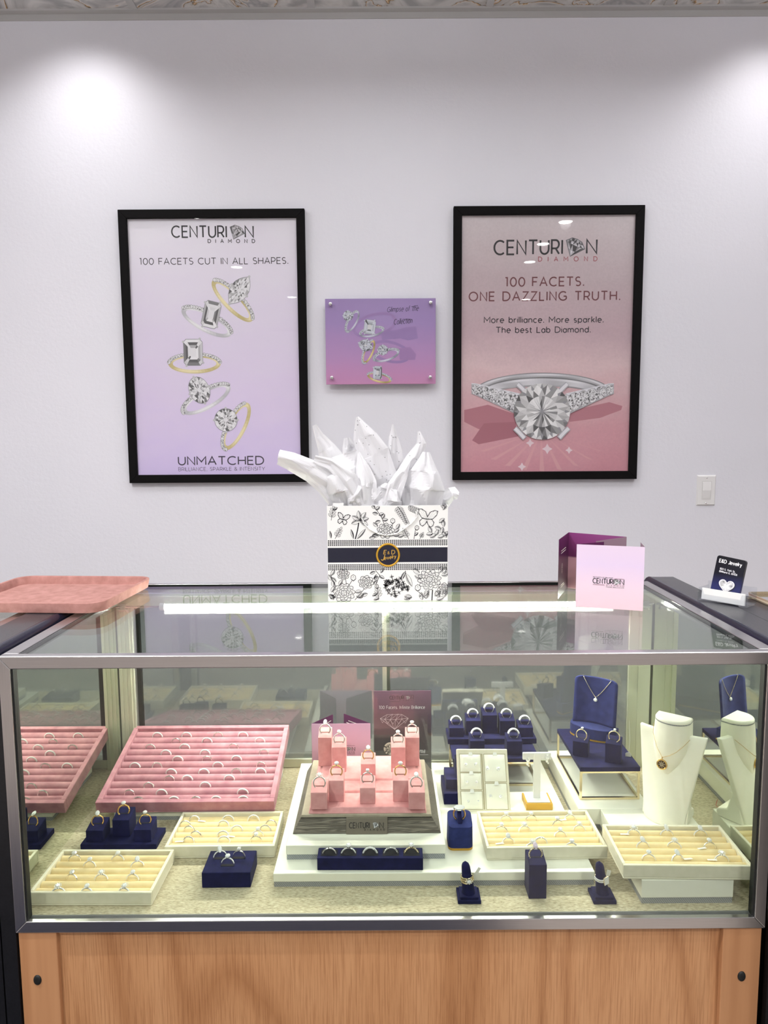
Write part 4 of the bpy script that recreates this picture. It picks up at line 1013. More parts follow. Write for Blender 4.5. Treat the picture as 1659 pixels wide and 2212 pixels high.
sheet('low tissue bunch at the front left of the bag opening', [(800, 800), (800, 700), (820, 620), (830, 560)], [110, 105, 75, 20], [.010, .006, .010, .016], .012, 12, 0, 20, 18, .0055)

sheet('narrow folded tissue strip lying across the broad left sheet', [(820, 760), (700, 560), (560, 440), (430, 400)], [60, 62, 48, 30], [.006, .002, .002, .0], .006, 13, 0, 18, 22, .004)
sheet('pointed tissue fold between the left sheets and the tallest peak', [(860, 780), (840, 600), (800, 450), (775, 350)], [70, 72, 46, 10], [.008, .010, .02, .03], .008, 14, 0, 18, 22, .004)
sheet('pointed tissue fold leaning right of the tallest peak', [(1030, 780), (1060, 620), (1120, 500), (1175, 420)], [70, 66, 40, 8], [.012, .014, .02, .03], .008, 15, 0, 18, 22, .004)

# brochures -----------------------------------------------------------
M['bro_pink'] = gradient('pink brochure cover', [(0.0, srgb(236, 202, 214)), (0.35, srgb(236, 210, 226)), (0.7, srgb(228, 208, 236)), (1.0, srgb(232, 212, 234))], 0, .125, .35, .3)
M['bro_dark'] = gradient('dark plum brochure panel', [(0.0, srgb(60, 40, 52)), (0.5, srgb(58, 30, 54)), (1.0, srgb(92, 34, 82))], 0, .125, .35, .2)
M['bro_plum'] = gradient('plum brochure panel', [(0.0, srgb(212, 168, 176)), (0.55, srgb(206, 160, 172)), (0.58, srgb(112, 52, 96)), (1.0, srgb(142, 66, 128))], 0, .125, .35, .02)
M['bro_grey'] = gradient('dusk brochure panel', [(0.0, srgb(150, 120, 130)), (1.0, srgb(150, 122, 138))], 0, .125, .35, .1)
def panel(name, a, b, h, mat, parent, off, z0=0.0, th=.0004):
    """an upright sheet from a to b (x, y)"""
    a, b = Vector(a), Vector(b); n = Vector((-(b-a).y, (b-a).x)).normalized()*th
    return MB(Matrix.Translation((-off[0], -off[1], 0))).hexa([(a.x, a.y, z0), (b.x, b.y, z0), (b.x+n.x, b.y+n.y, z0), (a.x+n.x, a.y+n.y, z0)],
        [(a.x, a.y, z0+h), (b.x, b.y, z0+h), (b.x+n.x, b.y+n.y, z0+h), (a.x+n.x, a.y+n.y, z0+h)]).build(name, mat, parent)
BRH = .125
a, b = onz(1243, 1310, TOP), onz(1388.6, 1320, TOP)
br = thing('brochure', 'pale pink folded brochure with printed logo standing at the right of the showcase top', 'brochure', ((a.x+b.x)/2, (a.y+b.y)/2, TOP), atan2(b.y-a.y, b.x-a.x))
W_ = (b-a).length
panel('cover', (-W_/2, 0), (W_/2, 0), BRH, M['bro_pink'], br, (0, 0))
panel('fold', (W_/2, .0006), (W_/2-.006, .062), BRH, M['bro_grey'], br, (0, 0))
panel('fold', (-W_/2, .0006), (-W_/2+.050, .050), BRH, M['bro_dark'], br, (0, 0))
art = Art(-.0003, .000006); k_ = W_/149.0
Pb = lambda x, y: ((x-1319.5)*k_, (1315-y)*k_*.93)
a0, b0 = Pb(1283, 1252), Pb(1335, 1252); hh = Pb(0, 1240)[1]-Pb(0, 1252)[1]
text(art, 'CENTURI', a0[0], a0[1], Pb(1329, 0)[0], hh, .15, K1); q0 = Pb(1335.5, 1246.5); diamond_icon(art, q0[0], q0[1], hh*1.25, seed=5)
q0 = Pb(1343, 1252); text(art, 'N', q0[0], q0[1], None, hh, .15, K1)
q0, q1 = Pb(1313, 1257.5), Pb(1351.5, 1257.5); text(art, 'DIAMOND', q0[0], q0[1], q1[0], hh*.30, .2, srgb(150, 120, 130), track=True)
for (x0, x1, y) in ((1330, 1352, 1238.5), (1283, 1309, 1255.5)): art.stroke([Pb(x0, y), Pb(x1, y)], .0007, srgb(120, 70, 86))
q0, q1 = Pb(1283, 1237.5), Pb(1327, 1237.5); text(art, '100 FACETS OF BRILLIANCE', q0[0], q0[1], q1[0], hh*.17, .2, K1)
q0, q1 = Pb(1313, 1261), Pb(1352, 1261); text(art, 'MORE BRILLIANCE', q0[0], q0[1], q1[0], hh*.15, .2, K1)
art.build('lettering', br)
d0 = onz(1205, 1294, TOP); d1 = ony(1228.5, 1150.6, 1.53); d2 = ony(1353, 1160, 1.454); d3 = ony(1276, 1172, 1.392)
bd = thing('brochure', 'dark plum three-fold brochure standing open behind the pale pink one', 'brochure', (d0.x, d0.y, TOP))
off = (d0.x, d0.y)
panel('fold', (d0.x, d0.y), (d1.x, d1.y), BRH, M['bro_dark'], bd, off); panel('page', (d1.x, d1.y), (d2.x, d2.y), BRH, M['bro_plum'], bd, off)
panel('fold', (d2.x, d2.y-.001), (d3.x+.012, d3.y+.004), BRH, M['bro_grey'], bd, off)
dv = Vector((d1.x-d0.x, d1.y-d0.y)); nn = Vector((dv.y, -dv.x)).normalized()*.0004
for (u0, u1, z, hgt) in ((.22, .70, .096, .0016), (.22, .70, .091, .0016), (.25, .55, .022, .0012), (.25, .62, .018, .0012)):
    p0 = dv*u0+nn; p1 = dv*u1+nn; MB().add([(p0.x, p0.y, z), (p1.x, p1.y, z), (p1.x, p1.y, z+hgt), (p0.x, p0.y, z+hgt)], [(0, 1, 2, 3)]).build('lettering', M['paper'], bd)
m = MB()
for k in range(12):
    a_ = 2*pi*k/12; c_ = dv*.34+nn; r_ = .006
    p = lambda aa, rr: (c_.x+dv.normalized().x*rr*.55*cos(aa), c_.y+dv.normalized().y*rr*.55*cos(aa), .058+rr*1.9*sin(aa))
    m.add([p(a_, r_), p(a_+.4, r_), p(a_+.2, r_*.4)], [(0, 1, 2)])
m.build('print', M['paper'], bd)

# business card holder --------------------------------------------------
a, b = onz(1506, 1296, TOP+.004), onz(1612, 1314.5, TOP+.004)
hd = thing('card_holder', 'clear acrylic business card holder standing on the black filler counter', 'card holder', ((a.x+b.x)/2, (a.y+b.y)/2, TOP+.0042), atan2(b.y-a.y, b.x-a.x))
W_ = (b-a).length; w = W_/2
m = MB()
m.box(-w, w, 0, .046, 0, .003); m.box(-w, w, .044, .047, .003, .034)
m.prism([(-w, .003), (w, .003), (w, .024), (w*.80, .024), (w*.74, .014), (-w*.74, .014), (-w*.80, .024), (-w, .024)], 0, .003, 'y')
m.box(-w, -w+.003, .003, .044, .003, .026); m.box(w-.003, w, .003, .044, .003, .026)
m.build('holder_body', M['acrylic'], hd, bevel=.0008)
M['card_dark'] = gradient('navy card print', [(0.0, srgb(52, 58, 120)), (0.35, srgb(40, 44, 92)), (0.6, srgb(18, 20, 34)), (1.0, srgb(14, 14, 22))], 0.0, .089, .3, .1)
cs = thing('business_card_stack', 'stack of rounded black business cards standing in the clear holder', 'business cards', hd.location + Vector((0, 0, .0035)), hd.rotation_euler.z)
T_ = Matrix.Translation((-.0035, .014, 0)) @ Matrix.Rotation(radians(-10), 4, 'X') @ Matrix.Rotation(radians(5), 4, 'Y')
mm = MB(T_); mm.prism(rrect(-.0285, .0285, 0.0, .088, .005), -.0, .0075, 'y'); mm.build('cards', M['card_dark'], cs, bevel=.0004)
art = Art(-.0003, .000006); art.mb.M = T_
text(art, 'E&D Jewelry', -.0225, .0745, .0215, .0066, .2, (.92, .92, .94)); text(art, '923 S. York St,', -.018, .0605, .012, .0034, .24, (.85, .85, .88)); text(art, 'Elmhurst IL 60126', -.018, .0553, .017, .0034, .24, (.85, .85, .88))
hp = lambda k: (16*sin(k)**3/17, (13*cos(k)-5*cos(2*k)-2*cos(3*k)-cos(4*k))/17)
def heart(s, c, ox=0.0, oz=0.0): art.poly([(.001+ox+hp(2*pi*k/32)[0]*s, .031+oz+hp(2*pi*k/32)[1]*s) for k in range(32)], c)
heart(.0172, (.03, .03, .05), .001, -.0012); heart(.0165, (.80, .80, .84)); heart(.0138, (.42, .42, .46)); heart(.0128, (.86, .86, .9)); rnd = random.Random(2)
for k in range(32):
    a_ = 2*pi*k/32; p0, p1 = hp(a_), hp(a_+2*pi/32); s = .0124
    art.poly([(.001+p0[0]*s, .031+p0[1]*s), (.001+p1[0]*s, .031+p1[1]*s), (.001+p0[0]*s*.35, .031+p0[1]*s*.35)], (rnd.choice((.2, .5, .75, .95)),)*3)
for k in range(30):
    p = hp(2*pi*k/30); art.disc(.001+p[0]*.0151, .031+p[1]*.0151, .0009, (.97, .97, 1), 6)
art.build('lettering', cs)
wc = thing('business_card_stack', 'pile of white business cards lying flat-edged in the front slot of the clear holder', 'business cards', hd.location + Vector((0, 0, .0035)), hd.rotation_euler.z)
MB(Matrix.Rotation(radians(-6), 4, 'X')).box(-w+.006, w-.006, .0045, .0085, 0, .0225).build('cards', M['white'], wc)

# ------------------------------------------------------------------ rings: one of each kind, then copies
RR = .0096
def gem(m, c, r, n=8, rot=0.2, squash=1.0):
    vs = []; 
    for rr, z in ((.55, .62), (1.0, .22), (1.0, .08)): vs += [(c[0]+r*rr*cos(rot+2*pi*k/n), c[1]+r*rr*squash*sin(rot+2*pi*k/n), c[2]+r*z) for k in range(n)]
    vs.append((c[0], c[1], c[2]-r*.75)); t = 3*n
    fs = [list(range(n))]
    for j in range(2):
        for k in range(n):
            a, b, d, e = j*n+k, j*n+(k+1) % n, (j+1)*n+(k+1) % n, (j+1)*n+k
            fs += [(a, e, b), (b, e, d)]
    fs += [(2*n+k, t, 2*n+(k+1) % n) for k in range(n)]
    m.add(vs, fs, False)
def band_mesh(m, R, r, n=36, a0=0, a1=360, flat=1.0):
    closed = abs(a1-a0) >= 360
    pts = [(R*cos(radians(a0+(a1-a0)*k/(n if closed else n-1))), 0, R*sin(radians(a0+(a1-a0)*k/(n if closed else n-1)))) for k in range(n)]
    m.tube(pts, r, 8, closed=closed)
    if flat != 1.0: m.v = [Vector((p.x, p.y*flat, p.z)) for p in m.v]
def beads(m, R, r, a0, a1, n, y=0.0, big=1.0):
    for k in range(n):
        a = radians(a0+(a1-a0)*k/(n-1)); save = m.M
        m.M = Matrix.Translation((R*cos(a), y, R*sin(a))) @ Matrix.Rotation(pi/2-a, 4, 'Y')
        gem(m, (0, 0, 0), r*big, 6); m.M = save
def ring_proto(kind):
    o = thing('ring', '', 'ring')
    metal = M['gold'] if kind in ('gold', 'gold_beaded', 'gold_oval') else M['gold_pale'] if kind in ('bezel', 'pale_beaded') else M['silver']
    b = MB(); st = MB(); se = MB(); ac = MB()
    if kind == 'pave':
        band_mesh(b, RR-.0004, .0011, flat=1.3); beads(ac, RR+.0005, .0019, 6, 174, 13)
    elif kind == 'wide':
        band_mesh(b, RR-.0006, .0008, 30, -62, 242, flat=2.6)
        for y in (-.0031, 0, .0031): beads(ac, RR+.0008-(.0006 if y else 0), .0025, 16, 164, 10, y)
    elif kind == 'plain': band_mesh(b, RR, .0013, flat=1.3)
    elif kind in ('beaded', 'pale_beaded', 'gold_beaded'):
        band_mesh(b, RR-.0003, .0008)
        for k in range(21):
            a = radians(-35+250*k/20); b.ball((RR*cos(a), 0, RR*sin(a)), .0016, 7, 5)
    elif kind == 'bezel': band_mesh(b, RR+.0005, .00115, 30, -68, 248, flat=1.3)
    else: band_mesh(b, RR, .00085, 30, -78, 258) if kind == 'gold_open' else band_mesh(b, RR, .0011)
    if kind in ('solitaire', 'gold', 'shoulder', 'gold_beaded', 'halo', 'oval', 'gold_oval', 'princess', 'marquise', 'pale_beaded', 'bezel', 'cluster', 'lilac'):
        r = {'oval': .0040, 'gold_oval': .0038, 'marquise': .0035, 'bezel': .0026, 'lilac': .0038, 'halo': .0034}.get(kind, .0040)
        sq = {'oval': 1.35, 'gold_oval': 1.4, 'marquise': 1.9, 'lilac': 1.5}.get(kind, 1.0)
        n = 4 if kind == 'princess' else 8; zz = RR + .0038
        up = radians(-38) if kind in ('oval', 'marquise', 'lilac', 'gold_oval') else radians(-25)
        Mx = Matrix.Translation((0, 0, zz)) @ Matrix.Rotation(-up, 4, 'X')
        st.M = Mx; gem(st, (0, 0, 0), r, n, pi/4 if n == 4 else .2, sq)
        for k in range(4):
            a = pi/4 + k*pi/2; q = Mx @ Vector((r*cos(a), r*sq*sin(a), r*.3))
            se.tube([(0.0008*cos(a), .0008*sin(a), RR-.0002), q], [.0005, .00035], 6)
        if kind in ('halo', 'cluster'):
            for k in range(10):
                a = 2*pi*k/10; ac.M = Mx; gem(ac, (1.35*r*cos(a), 1.35*r*sin(a), -.0003), .0010, 6)
            ac.M = Matrix()
    if kind in ('shoulder', 'halo', 'oval', 'marquise', 'cluster'):
        beads(ac, RR+.0006, .0014, 15, 68, 6); beads(ac, RR+.0006, .0014, 112, 165, 6)
    if kind == 'solitaire3':
        pass
    b.build('band', metal, o)
    if st.v: st.build('center_stone', M['gem_lilac'] if kind == 'lilac' else M['gem'], o)
    if se.v: se.build('setting', M['silver'] if kind not in ('gold_x',) else M['gold'], o)
    if ac.v: ac.build('accent_stones', M['gem'], o)
    return o
PROTO = {}
def ring(kind, loc, label, rz=0.0, rx=0.0, ry=0.0, group=None, tagside=0, s=1.0):
    if kind not in PROTO: PROTO[kind] = o = ring_proto(kind)
    else: o = dup(PROTO[kind])
    for ch in list(o.children):
        if ch.name.startswith('price_tag'):
            bpy.data.objects.remove(ch)
    o.location = loc; o.rotation_euler = (rx, ry, rz); o.scale = (s, s, s); tag(o, label, 'ring', group)
    if tagside:
        m = MB(); k = tagside
        m.add([(k*.008, -.002, .0035), (k*.022, -.003, .0028), (k*.022, -.0085, .0034), (k*.008, -.0075, .0040)], [(0, 1, 2, 3)])
        m.tube([(k*.0075, 0, .005), (k*.009, -.0045, .0038)], .0003, 5)
        m.build('price_tag', M['paper'], o, solid=.0003)
    return o
ORD = ['', 'first', 'second', 'third', 'fourth', 'fifth', 'sixth', 'seventh', 'eighth', 'ninth', 'tenth', 'eleventh']
def ordn(k, n):
    if n == 1: return 'the only one'
    if k == 0: return 'leftmost'
    if k == n-1: return 'rightmost'
    return ORD[k+1] + ' from left'
def rown(k, n): return 'back' if k == 0 else 'front' if k == n-1 else ORD[k+1]

# ------------------------------------------------------------------ ring trays
def ring_tray(label, W, D, Hh, n, mb_, mr, loc, rz=0.0, tilt=0.0, wall=.0055, cat='ring tray', under=None):
    """origin at the middle of the front bottom edge"""
    t = thing('ring_tray', label, cat, loc, rz); t.rotation_euler = (tilt, 0, rz)
    m = MB(); m.box(-W/2, W/2, 0, D, 0, .003)
    m.box(-W/2, W/2, 0, wall, .003, Hh); m.box(-W/2, W/2, D-wall, D, .003, Hh)
    m.box(-W/2, -W/2+wall, wall, D-wall, .003, Hh); m.box(W/2-wall, W/2, wall, D-wall, .003, Hh)
    m.build('tray_body', mb_, t, bevel=.0012)
    y0, y1 = wall+.0004, D-wall-.0004; p = (y1-y0)/n; r = p/2; zc = Hh-.0040-r*.92
    m = MB()
    for k in range(n):
        cy = y0 + p*(k+.5); N = 10; vs = []; fs = []
        for xx in (-W/2+wall+.0005, W/2-wall-.0005):
            for q in range(N+1):
                a = pi*q/N; vs.append((xx, cy + r*.93*cos(a), max(.003, zc + r*.92*sin(a)) if 0 < q < N else .003))
        for q in range(N): fs.append((q, N+1+q, N+2+q, q+1))
        m.add(vs, fs, True); m.add(vs[:N+1], [list(range(N+1))], False); m.add(vs[N+1:], [list(range(N+1))[::-1]], False)
    m.build('ring_cushion', mr, t)
    bpy.context.view_layer.update()
    mwd = Matrix.LocRotScale(t.location, t.rotation_euler, None); inv = mwd.inverted()
    def local(px, py, h):
        o = inv @ Vector((0, 0, CAM_Z)); d = inv.to_3x3() @ ray(px, py); k = (h-o.z)/d.z; return o + d*k
    return t, mwd, local, dict(y0=y0, p=p, zc=zc, r=r, n=n)

def fill_tray(tr, rows, org, sc, what, group, kinds, label_fn, lift=.0035, spread=0.0, tags=(), size=1.10):
    """rows: (roll index from the back, [x, y] crop pixels of the arches)"""
    t, mwd, local, g = tr; i = 0; nrow = len(rows)
    for ri, (rk, pts) in enumerate(rows):
        pts = sorted(pts)
        for k, (cx, cy) in enumerate(pts):
            y = g['y0'] + g['p']*(g['n']-1-rk) + (0.0006)
            q = local(org[0]+cx/sc, org[1]+cy/sc, g['zc']+g['r']*.6)
            loc = mwd @ Vector((q.x, y, g['zc'] + lift + .0012))
            kind = kinds[i % len(kinds)] if isinstance(kinds, (list, tuple)) else kinds
            o = ring(kind, loc, label_fn(rown(ri, nrow), ordn(k, len(pts)), kind), t.rotation_euler.z + (random.Random(i*7+len(pts)).random()-.5)*spread,
                     t.rotation_euler.x - .12, 0, group, tags.get((ri, k), 0) if tags else 0, size)
            i += 1

O1, S1 = (0, 1420), 2.5136      # crops the arches were read from
O3, S3 = (920, 1420), 3.456
O4, S4 = (1180, 1420), 3.463
# big pink tray leaning on a cream plinth
pa, pb_ = onz(208.9, 1756, .543), onz(593.5, 1753, .543)
wedge = thing('plinth', 'low cream plinth hidden under the big pink ring tray', 'plinth', ((pa.x+pb_.x)/2, pa.y+.004, DECK))
m = MB(); m.box(-.150, .170, .004, .20, .008, .0195); m.build('plinth_top', M['ivory'], wedge, bevel=.001)
MB().box(-.149, .169, .005, .199, 0, .008).build('fabric_band', M['band'], wedge)
sup = MB(); sup.prism([(.185, .0195), (.205, .0195), (.205, .066), (.185, .060)], -.10, .12, 'x'); sup.build('tray_rest', M['ivory'], wedge)
pw = (pb_-pa).length
tr = ring_tray('big pink velvet ring tray with eleven rolls tilted up at the rear left', pw, .247, .026, 11, M['pink'], M['pink'], (pa+pb_)/2, atan2(pb_.y-pa.y, pb_.x-pa.x), radians(14.2), .0105)
PR = [(415, [862, 1018, 1190, 1323]), (443, [965, 1130, 1415]), (475, [825, 1010, 1273]), (505, [910, 1120, 1437]), (535, [975, 1132, 1290]), (570, [745, 863, 1190, 1423]),
      (603, [940, 1115, 1290, 1420]), (637, [932, 1027, 1252]), (675, [820, 1123]), (710, [718, 890, 1325]), (748, [767, 957, 1075, 1183, 1328])]
fill_tray(tr, [(k, [(x, y) for x in xs]) for k, (y, xs) in enumerate(PR)], O1, S1, '', 'wedding bands in the big pink tray', ['pave', 'pave', 'beaded', 'pave', 'plain'],
          lambda r, k, kd: 'slim silver band in the %s row of the big pink tray, %s' % (r, k), lift=.0036, size=1.08)

# cream trays
CR, CRR = M['cream'], M['cream_roll']
def cream(label, fl, fr, z, D, n=6, Hh=.0235):
    a, b = onz(*fl, z), onz(*fr, z)
    return ring_tray(label, (b-a).length, D, Hh, n, CR, CRR, (a+b)/2 + Vector((0, 0, .0003)), atan2(b.y-a.y, b.x-a.x), 0, .0055)
tA = cream('cream ring tray lying in the front left corner of the deck', (62.5, 1957), (328, 1957), DECK, .124)
fill_tray(tA, [(0, [(420, 1082), (655, 1080)]), (1, [(505, 1112), (762, 1110)]), (3, [(417, 1172), (575, 1170), (742, 1172)]), (5, [(348, 1240), (503, 1238), (700, 1242)])], O1, S1, '', 'engagement rings in the front left cream tray',
          ['solitaire', 'shoulder', 'shoulder', 'oval', 'solitaire', 'halo', 'shoulder', 'halo', 'shoulder', 'cluster'], lambda r, k, kd: 'silver stone ring in the %s row of the front left cream tray, %s' % (r, k), .0035, .5)
tB = cream('cream ring tray of thin bands under the lower edge of the pink tray', (356, 1855), (593.5, 1852.8), DECK, .122)
fill_tray(tB, [(0, [(1055, 893), (1237, 891), (1375, 892)]), (1, [(1003, 922), (1212, 920), (1470, 920)]), (2, [(1027, 946), (1285, 944), (1440, 946)]), (3, [(1065, 970), (1212, 972), (1400, 970)]), (4, [(1027, 1000), (1217, 1000), (1390, 1002)])], O1, S1, '',
          'thin bands in the rear left cream tray', ['beaded', 'pave', 'pave', 'plain', 'pave', 'plain', 'plain', 'pave', 'beaded', 'plain', 'pave', 'shoulder', 'beaded', 'pave', 'solitaire'],
          lambda r, k, kd: 'thin ring, %s row of the cream tray under the pink tray, %s' % (r, k), .0040, .3, {(0, 0): 1, (3, 1): 1, (4, 0): -1})

# central stepped plinths
LPZ = .547
pl = thing('plinth', 'wide low ivory plinth with silver woven band in the middle of the deck', 'plinth', (.083, 1.137, DECK))
def plinth(t, W, D, h, bandh):
    MB().box(-W/2, W/2, 0, D, bandh, h).build('plinth_top', M['ivory'], t, bevel=.0012)
    MB().box(-W/2+.001, W/2-.001, .0012, D-.001, 0, bandh).build('fabric_band', M['band'], t)
plinth(pl, .560, .415, LPZ-DECK, .0095)
UPZ = .574
a, b = onz(618.4, 1857.7, LPZ), onz(963, 1858, LPZ)
up = thing('plinth', 'smaller ivory plinth with silver band carrying the pink ring display', 'plinth', ((a.x+b.x)/2, a.y, LPZ+.0002))
plinth(up, (b-a).length, .285, UPZ-LPZ, .0095)

# ------------------------------------------------------------------ pink ring display on rippled wood
DX, DY = -.0355, 1.2125
dsp = thing('ring_display', 'taupe rippled wood display base with pink suede insert and metal name plaque', 'ring display', (DX, DY, UPZ+.0003))
def fr(x0, x1, y0, y1, z0, X0, X1, Y0, Y1, z1): return MB().hexa([(x0, y0, z0), (x1, y0, z0), (x1, y1, z0), (x0, y1, z0)], [(X0, Y0, z1), (X1, Y0, z1), (X1, Y1, z1), (X0, Y1, z1)])
fr(-.137, .137, 0, .245, 0, -.1235, .1215, .0115, .236, .0245).build('wood_base', M['ripple'], dsp, bevel=.0008)
fr(-.1225, .1205, .0125, .235, .0245, -.1225, .1205, .0125, .235, .0262).build('groove', M['rubber'], dsp)
fr(-.1230, .1210, .0105, .236, .0262, -.1215, .1195, .0120, .2345, .0305).build('suede_border', M['taupe'], dsp, bevel=.0008)
m = MB()
m.hexa([(-.109, .0155, .0305), (.1115, .0155, .0305), (.1115, .222, .0305), (-.109, .222, .0305)], [(-.106, .0225, .0395), (.1085, .0225, .0395), (.1085, .222, .0395), (-.106, .222, .0395)])
m.hexa([(-.100, .075, .0395), (.1025, .075, .0395), (.1025, .222, .0395), (-.100, .222, .0395)], [(-.100, .079, .0425), (.1025, .079, .0425), (.1025, .222, .0425), (-.100, .222, .0425)])
m.hexa([(-.096, .118, .0425), (.0985, .118, .0425), (.0985, .222, .0425), (-.096, .222, .0425)], [(-.096, .122, .0455), (.0985, .122, .0455), (.0985, .222, .0455), (-.096, .222, .0455)])
m.build('suede_insert', M['pink_suede'], dsp, bevel=.001)
p0, p1 = ony(747.5, 1803, DY-.002), ony(837, 1771.5, DY+.006)
pq = fr(p0.x-DX, p1.x-DX, -.0025, .004, .0005, p0.x-DX, p1.x-DX, .0085, .015, .0265); pq_o = pq.build('plaque', M['plaque'], dsp, bevel=.0006)
ang = atan2(.011, .026)
art = Art(-.0004, .000006); art.mb.M = Matrix.Translation(((p0.x+p1.x)/2-DX, -.0025, .0005)) @ Matrix.Rotation(-ang, 4, 'X')
pwid = p1.x-p0.x; k_ = pwid/89.5; Pq = lambda x, y: ((x-792.2)*k_, (1803-y)*k_*.895)
a, b = Pq(754.5, 1789), Pq(798, 1789); hh = (1789-1777)*k_*.895
DKP = srgb(44, 38, 34)
text(art, 'CENTURI', a[0], a[1], b[0], hh, .15, DKP); q = Pq(811, 1783); diamond_icon(art, q[0], q[1], hh*1.15, seed=9, dark=(.03, .025, .02))
q = Pq(820, 1789); text(art, 'N', q[0], q[1], None, hh, .15, DKP); a, b = Pq(787, 1794.5), Pq(831, 1794.5); text(art, 'DIAMOND', a[0], a[1], b[0], hh*.30, .24, DKP, track=True)
art.build('lettering', pq_o); 
art_o = None
def block(parent, name, mat, x0, x1, y, z, zf, rise, d=.030, rz=0.0):
    """a ring block with a sloping top and a slot; front bottom edge from x0 to x1"""
    w = (x1-x0)/2
    m = MB(); m.prism([(0, 0), (d, 0), (d, zf-z+rise), (0, zf-z)], -w, w, 'x')
    return m, ((x0+x1)/2, y, z), w
def slot_mesh(w, d, h, rise):
    sl = rise/d; yy = d*.5
    m = MB(); m.hexa([(-.0105, yy-.0012, h+sl*(yy-.0012)-.001), (.0105, yy-.0012, h+sl*(yy-.0012)-.001), (.0105, yy+.0012, h+sl*(yy+.0012)-.001), (-.0105, yy+.0012, h+sl*(yy+.0012)-.001)],
                    [(-.0105, yy-.0012, h+sl*(yy-.0012)+.0002), (.0105, yy-.0012, h+sl*(yy-.0012)+.0002), (.0105, yy+.0012, h+sl*(yy+.0012)+.0002), (-.0105, yy+.0012, h+sl*(yy+.0012)+.0002)]); return m
M['slot'] = plain('dark slot', srgb(20, 18, 24), 0.9); M['slot_pink'] = plain('slot in pink suede', srgb(120, 70, 66), 0.9)
BL = [('A', 688, 716.5, 1655.3, 1593.7, 'halo', 'tall rear left', 'marquise', .0455), ('B', 717.3, 747.8, 1668, 1615, 'sol', 'second tallest left', 'shoulder', .0455), ('F', 671.4, 706.7, 1748.9, 1712.6, '', 'lowest front left', 'cluster', .0395),
      ('D', 710, 743, 1732.2, 1686.6, '', 'low inner left', 'gold', .0395), ('E', 779.6, 811.2, 1690, 1650.8, '', 'rear centre', 'gold_oval', .0425), ('G', 777.5, 810.7, 1737, 1702.5, '', 'front centre', 'princess', .0395),
      ("B2", 845, 875.6, 1668, 1615, '', 'second tallest right', 'solitaire', .0455), ("A2", 876, 906, 1655.3, 1593.7, '', 'tall rear right', 'solitaire', .0455), ("D2", 849, 882.3, 1732, 1686.6, '', 'low inner right', 'gold', .0395), ("F2", 882.8, 918, 1748.9, 1712.6, '', 'lowest front right', 'oval', .0395)]
for nm, x0, x1, yb, yt, _k, where, kind, zb in BL:
    z = UPZ + .0003 + zb; a, b = onz(x0, yb, z), onz(x1, yb, z); y = a.y
    if nm in ('A', 'A2'): y = min(y, DY + .190)
    a = ony(x0, yb, y); b = ony(x1, yb, y)
    zf = ony(x0, yt, y).z; rise = .0105; d = .030; cx = (a.x+b.x)/2; w = (b.x-a.x)/2
    bo = MB(Matrix.Translation((cx-DX, y-DY, zb))).prism([(0, 0), (d, 0), (d, zf-z+rise), (0, zf-z)], -w, w, 'x').build('ring_block', M['pink_suede'], dsp, bevel=.0009)
    s = slot_mesh(w, d, zf-z, rise); s.M = Matrix(); so = s.build('slot', M['slot_pink'], bo, (cx-DX, y-DY, zb))
    ring(kind, (cx, y+d*.5, zf + rise*.5 + .0058), 'large %s ring clipped on the %s pink block of the display' % ({'gold': 'yellow gold solitaire', 'gold_oval': 'yellow gold oval', 'marquise': 'silver marquise', 'princess': 'silver square-cut', 'cluster': 'silver cluster', 'oval': 'silver oval', 'shoulder': 'silver round-stone', 'solitaire': 'silver solitaire'}[kind], where),
         0, radians(-14), 0, 'rings on the pink display', 0, 1.13)

# small pink brochure and framed card at the back
a, b = onz(672.7, 1559, LPZ+.125), onz(800, 1556.6, LPZ+.125)
yb = 1.482; xa, xb = ony(672.7, 1559, yb).x, ony(800, 1556.6, yb).x
bi = thing('brochure', 'pink folded brochure standing inside the showcase behind the ring display', 'brochure', (xa, yb, LPZ+.0002))
off = (0, 0); wI = xb-xa
M['bro_mauve'] = gradient('mauve brochure cover', [(0.0, srgb(196, 140, 160)), (0.5, srgb(214, 168, 192)), (1.0, srgb(196, 168, 200))], 0, .125, .35, .4)
panel('cover', (0, 0), (wI, 0), .125, M['bro_mauve'], bi, off)
panel('fold', (0, .0006), (.044, .052), .125, M['bro_dark'], bi, off); panel('fold', (wI, .0006), (wI-.062, .056), .125, M['bro_dark'], bi, off)
art = Art(-.0003, .000006); k_ = wI/127.3; Pb = lambda x, y: ((x-672.7)*k_, .125-(y-1558)*k_*.94)
hh = 8*k_
a, b = Pb(693, 1623), Pb(745, 1623); text(art, 'CENTURI', a[0], a[1], b[0], hh, .15, K1); q = Pb(753, 1619); diamond_icon(art, q[0], q[1], hh*1.2, seed=4)
q = Pb(760, 1623); text(art, 'N', q[0], q[1], None, hh, .15, K1); a, b = Pb(735, 1628), Pb(765, 1628); text(art, 'DIAMOND', a[0], a[1], b[0], hh*.3, .2, K1, track=True)
art.stroke([Pb(735, 1610.5), Pb(766, 1610.5)], .0006, srgb(110, 60, 90)); a, b = Pb(748, 1631), Pb(766, 1631); text(art, 'FOR BRILLIANCE', a[0], a[1], b[0], hh*.16, .2, K1)
art.build('lettering', bi)
for (u, z0_, L_) in ((.36, .100, .46), (.50, .094, .40)):
    MB().add([(wI-.062*u-.0004, .056*u-.0009, z0_+.012), (wI-.062*(u+L_)-.0004, .056*(u+L_)-.0009, z0_+.012), (wI-.062*(u+L_)-.0004, .056*(u+L_)-.0009, z0_+.0135), (wI-.062*u-.0004, .056*u-.0009, z0_+.0135)], [(0, 1, 2, 3)]).build('lettering', M['paper'], bi)
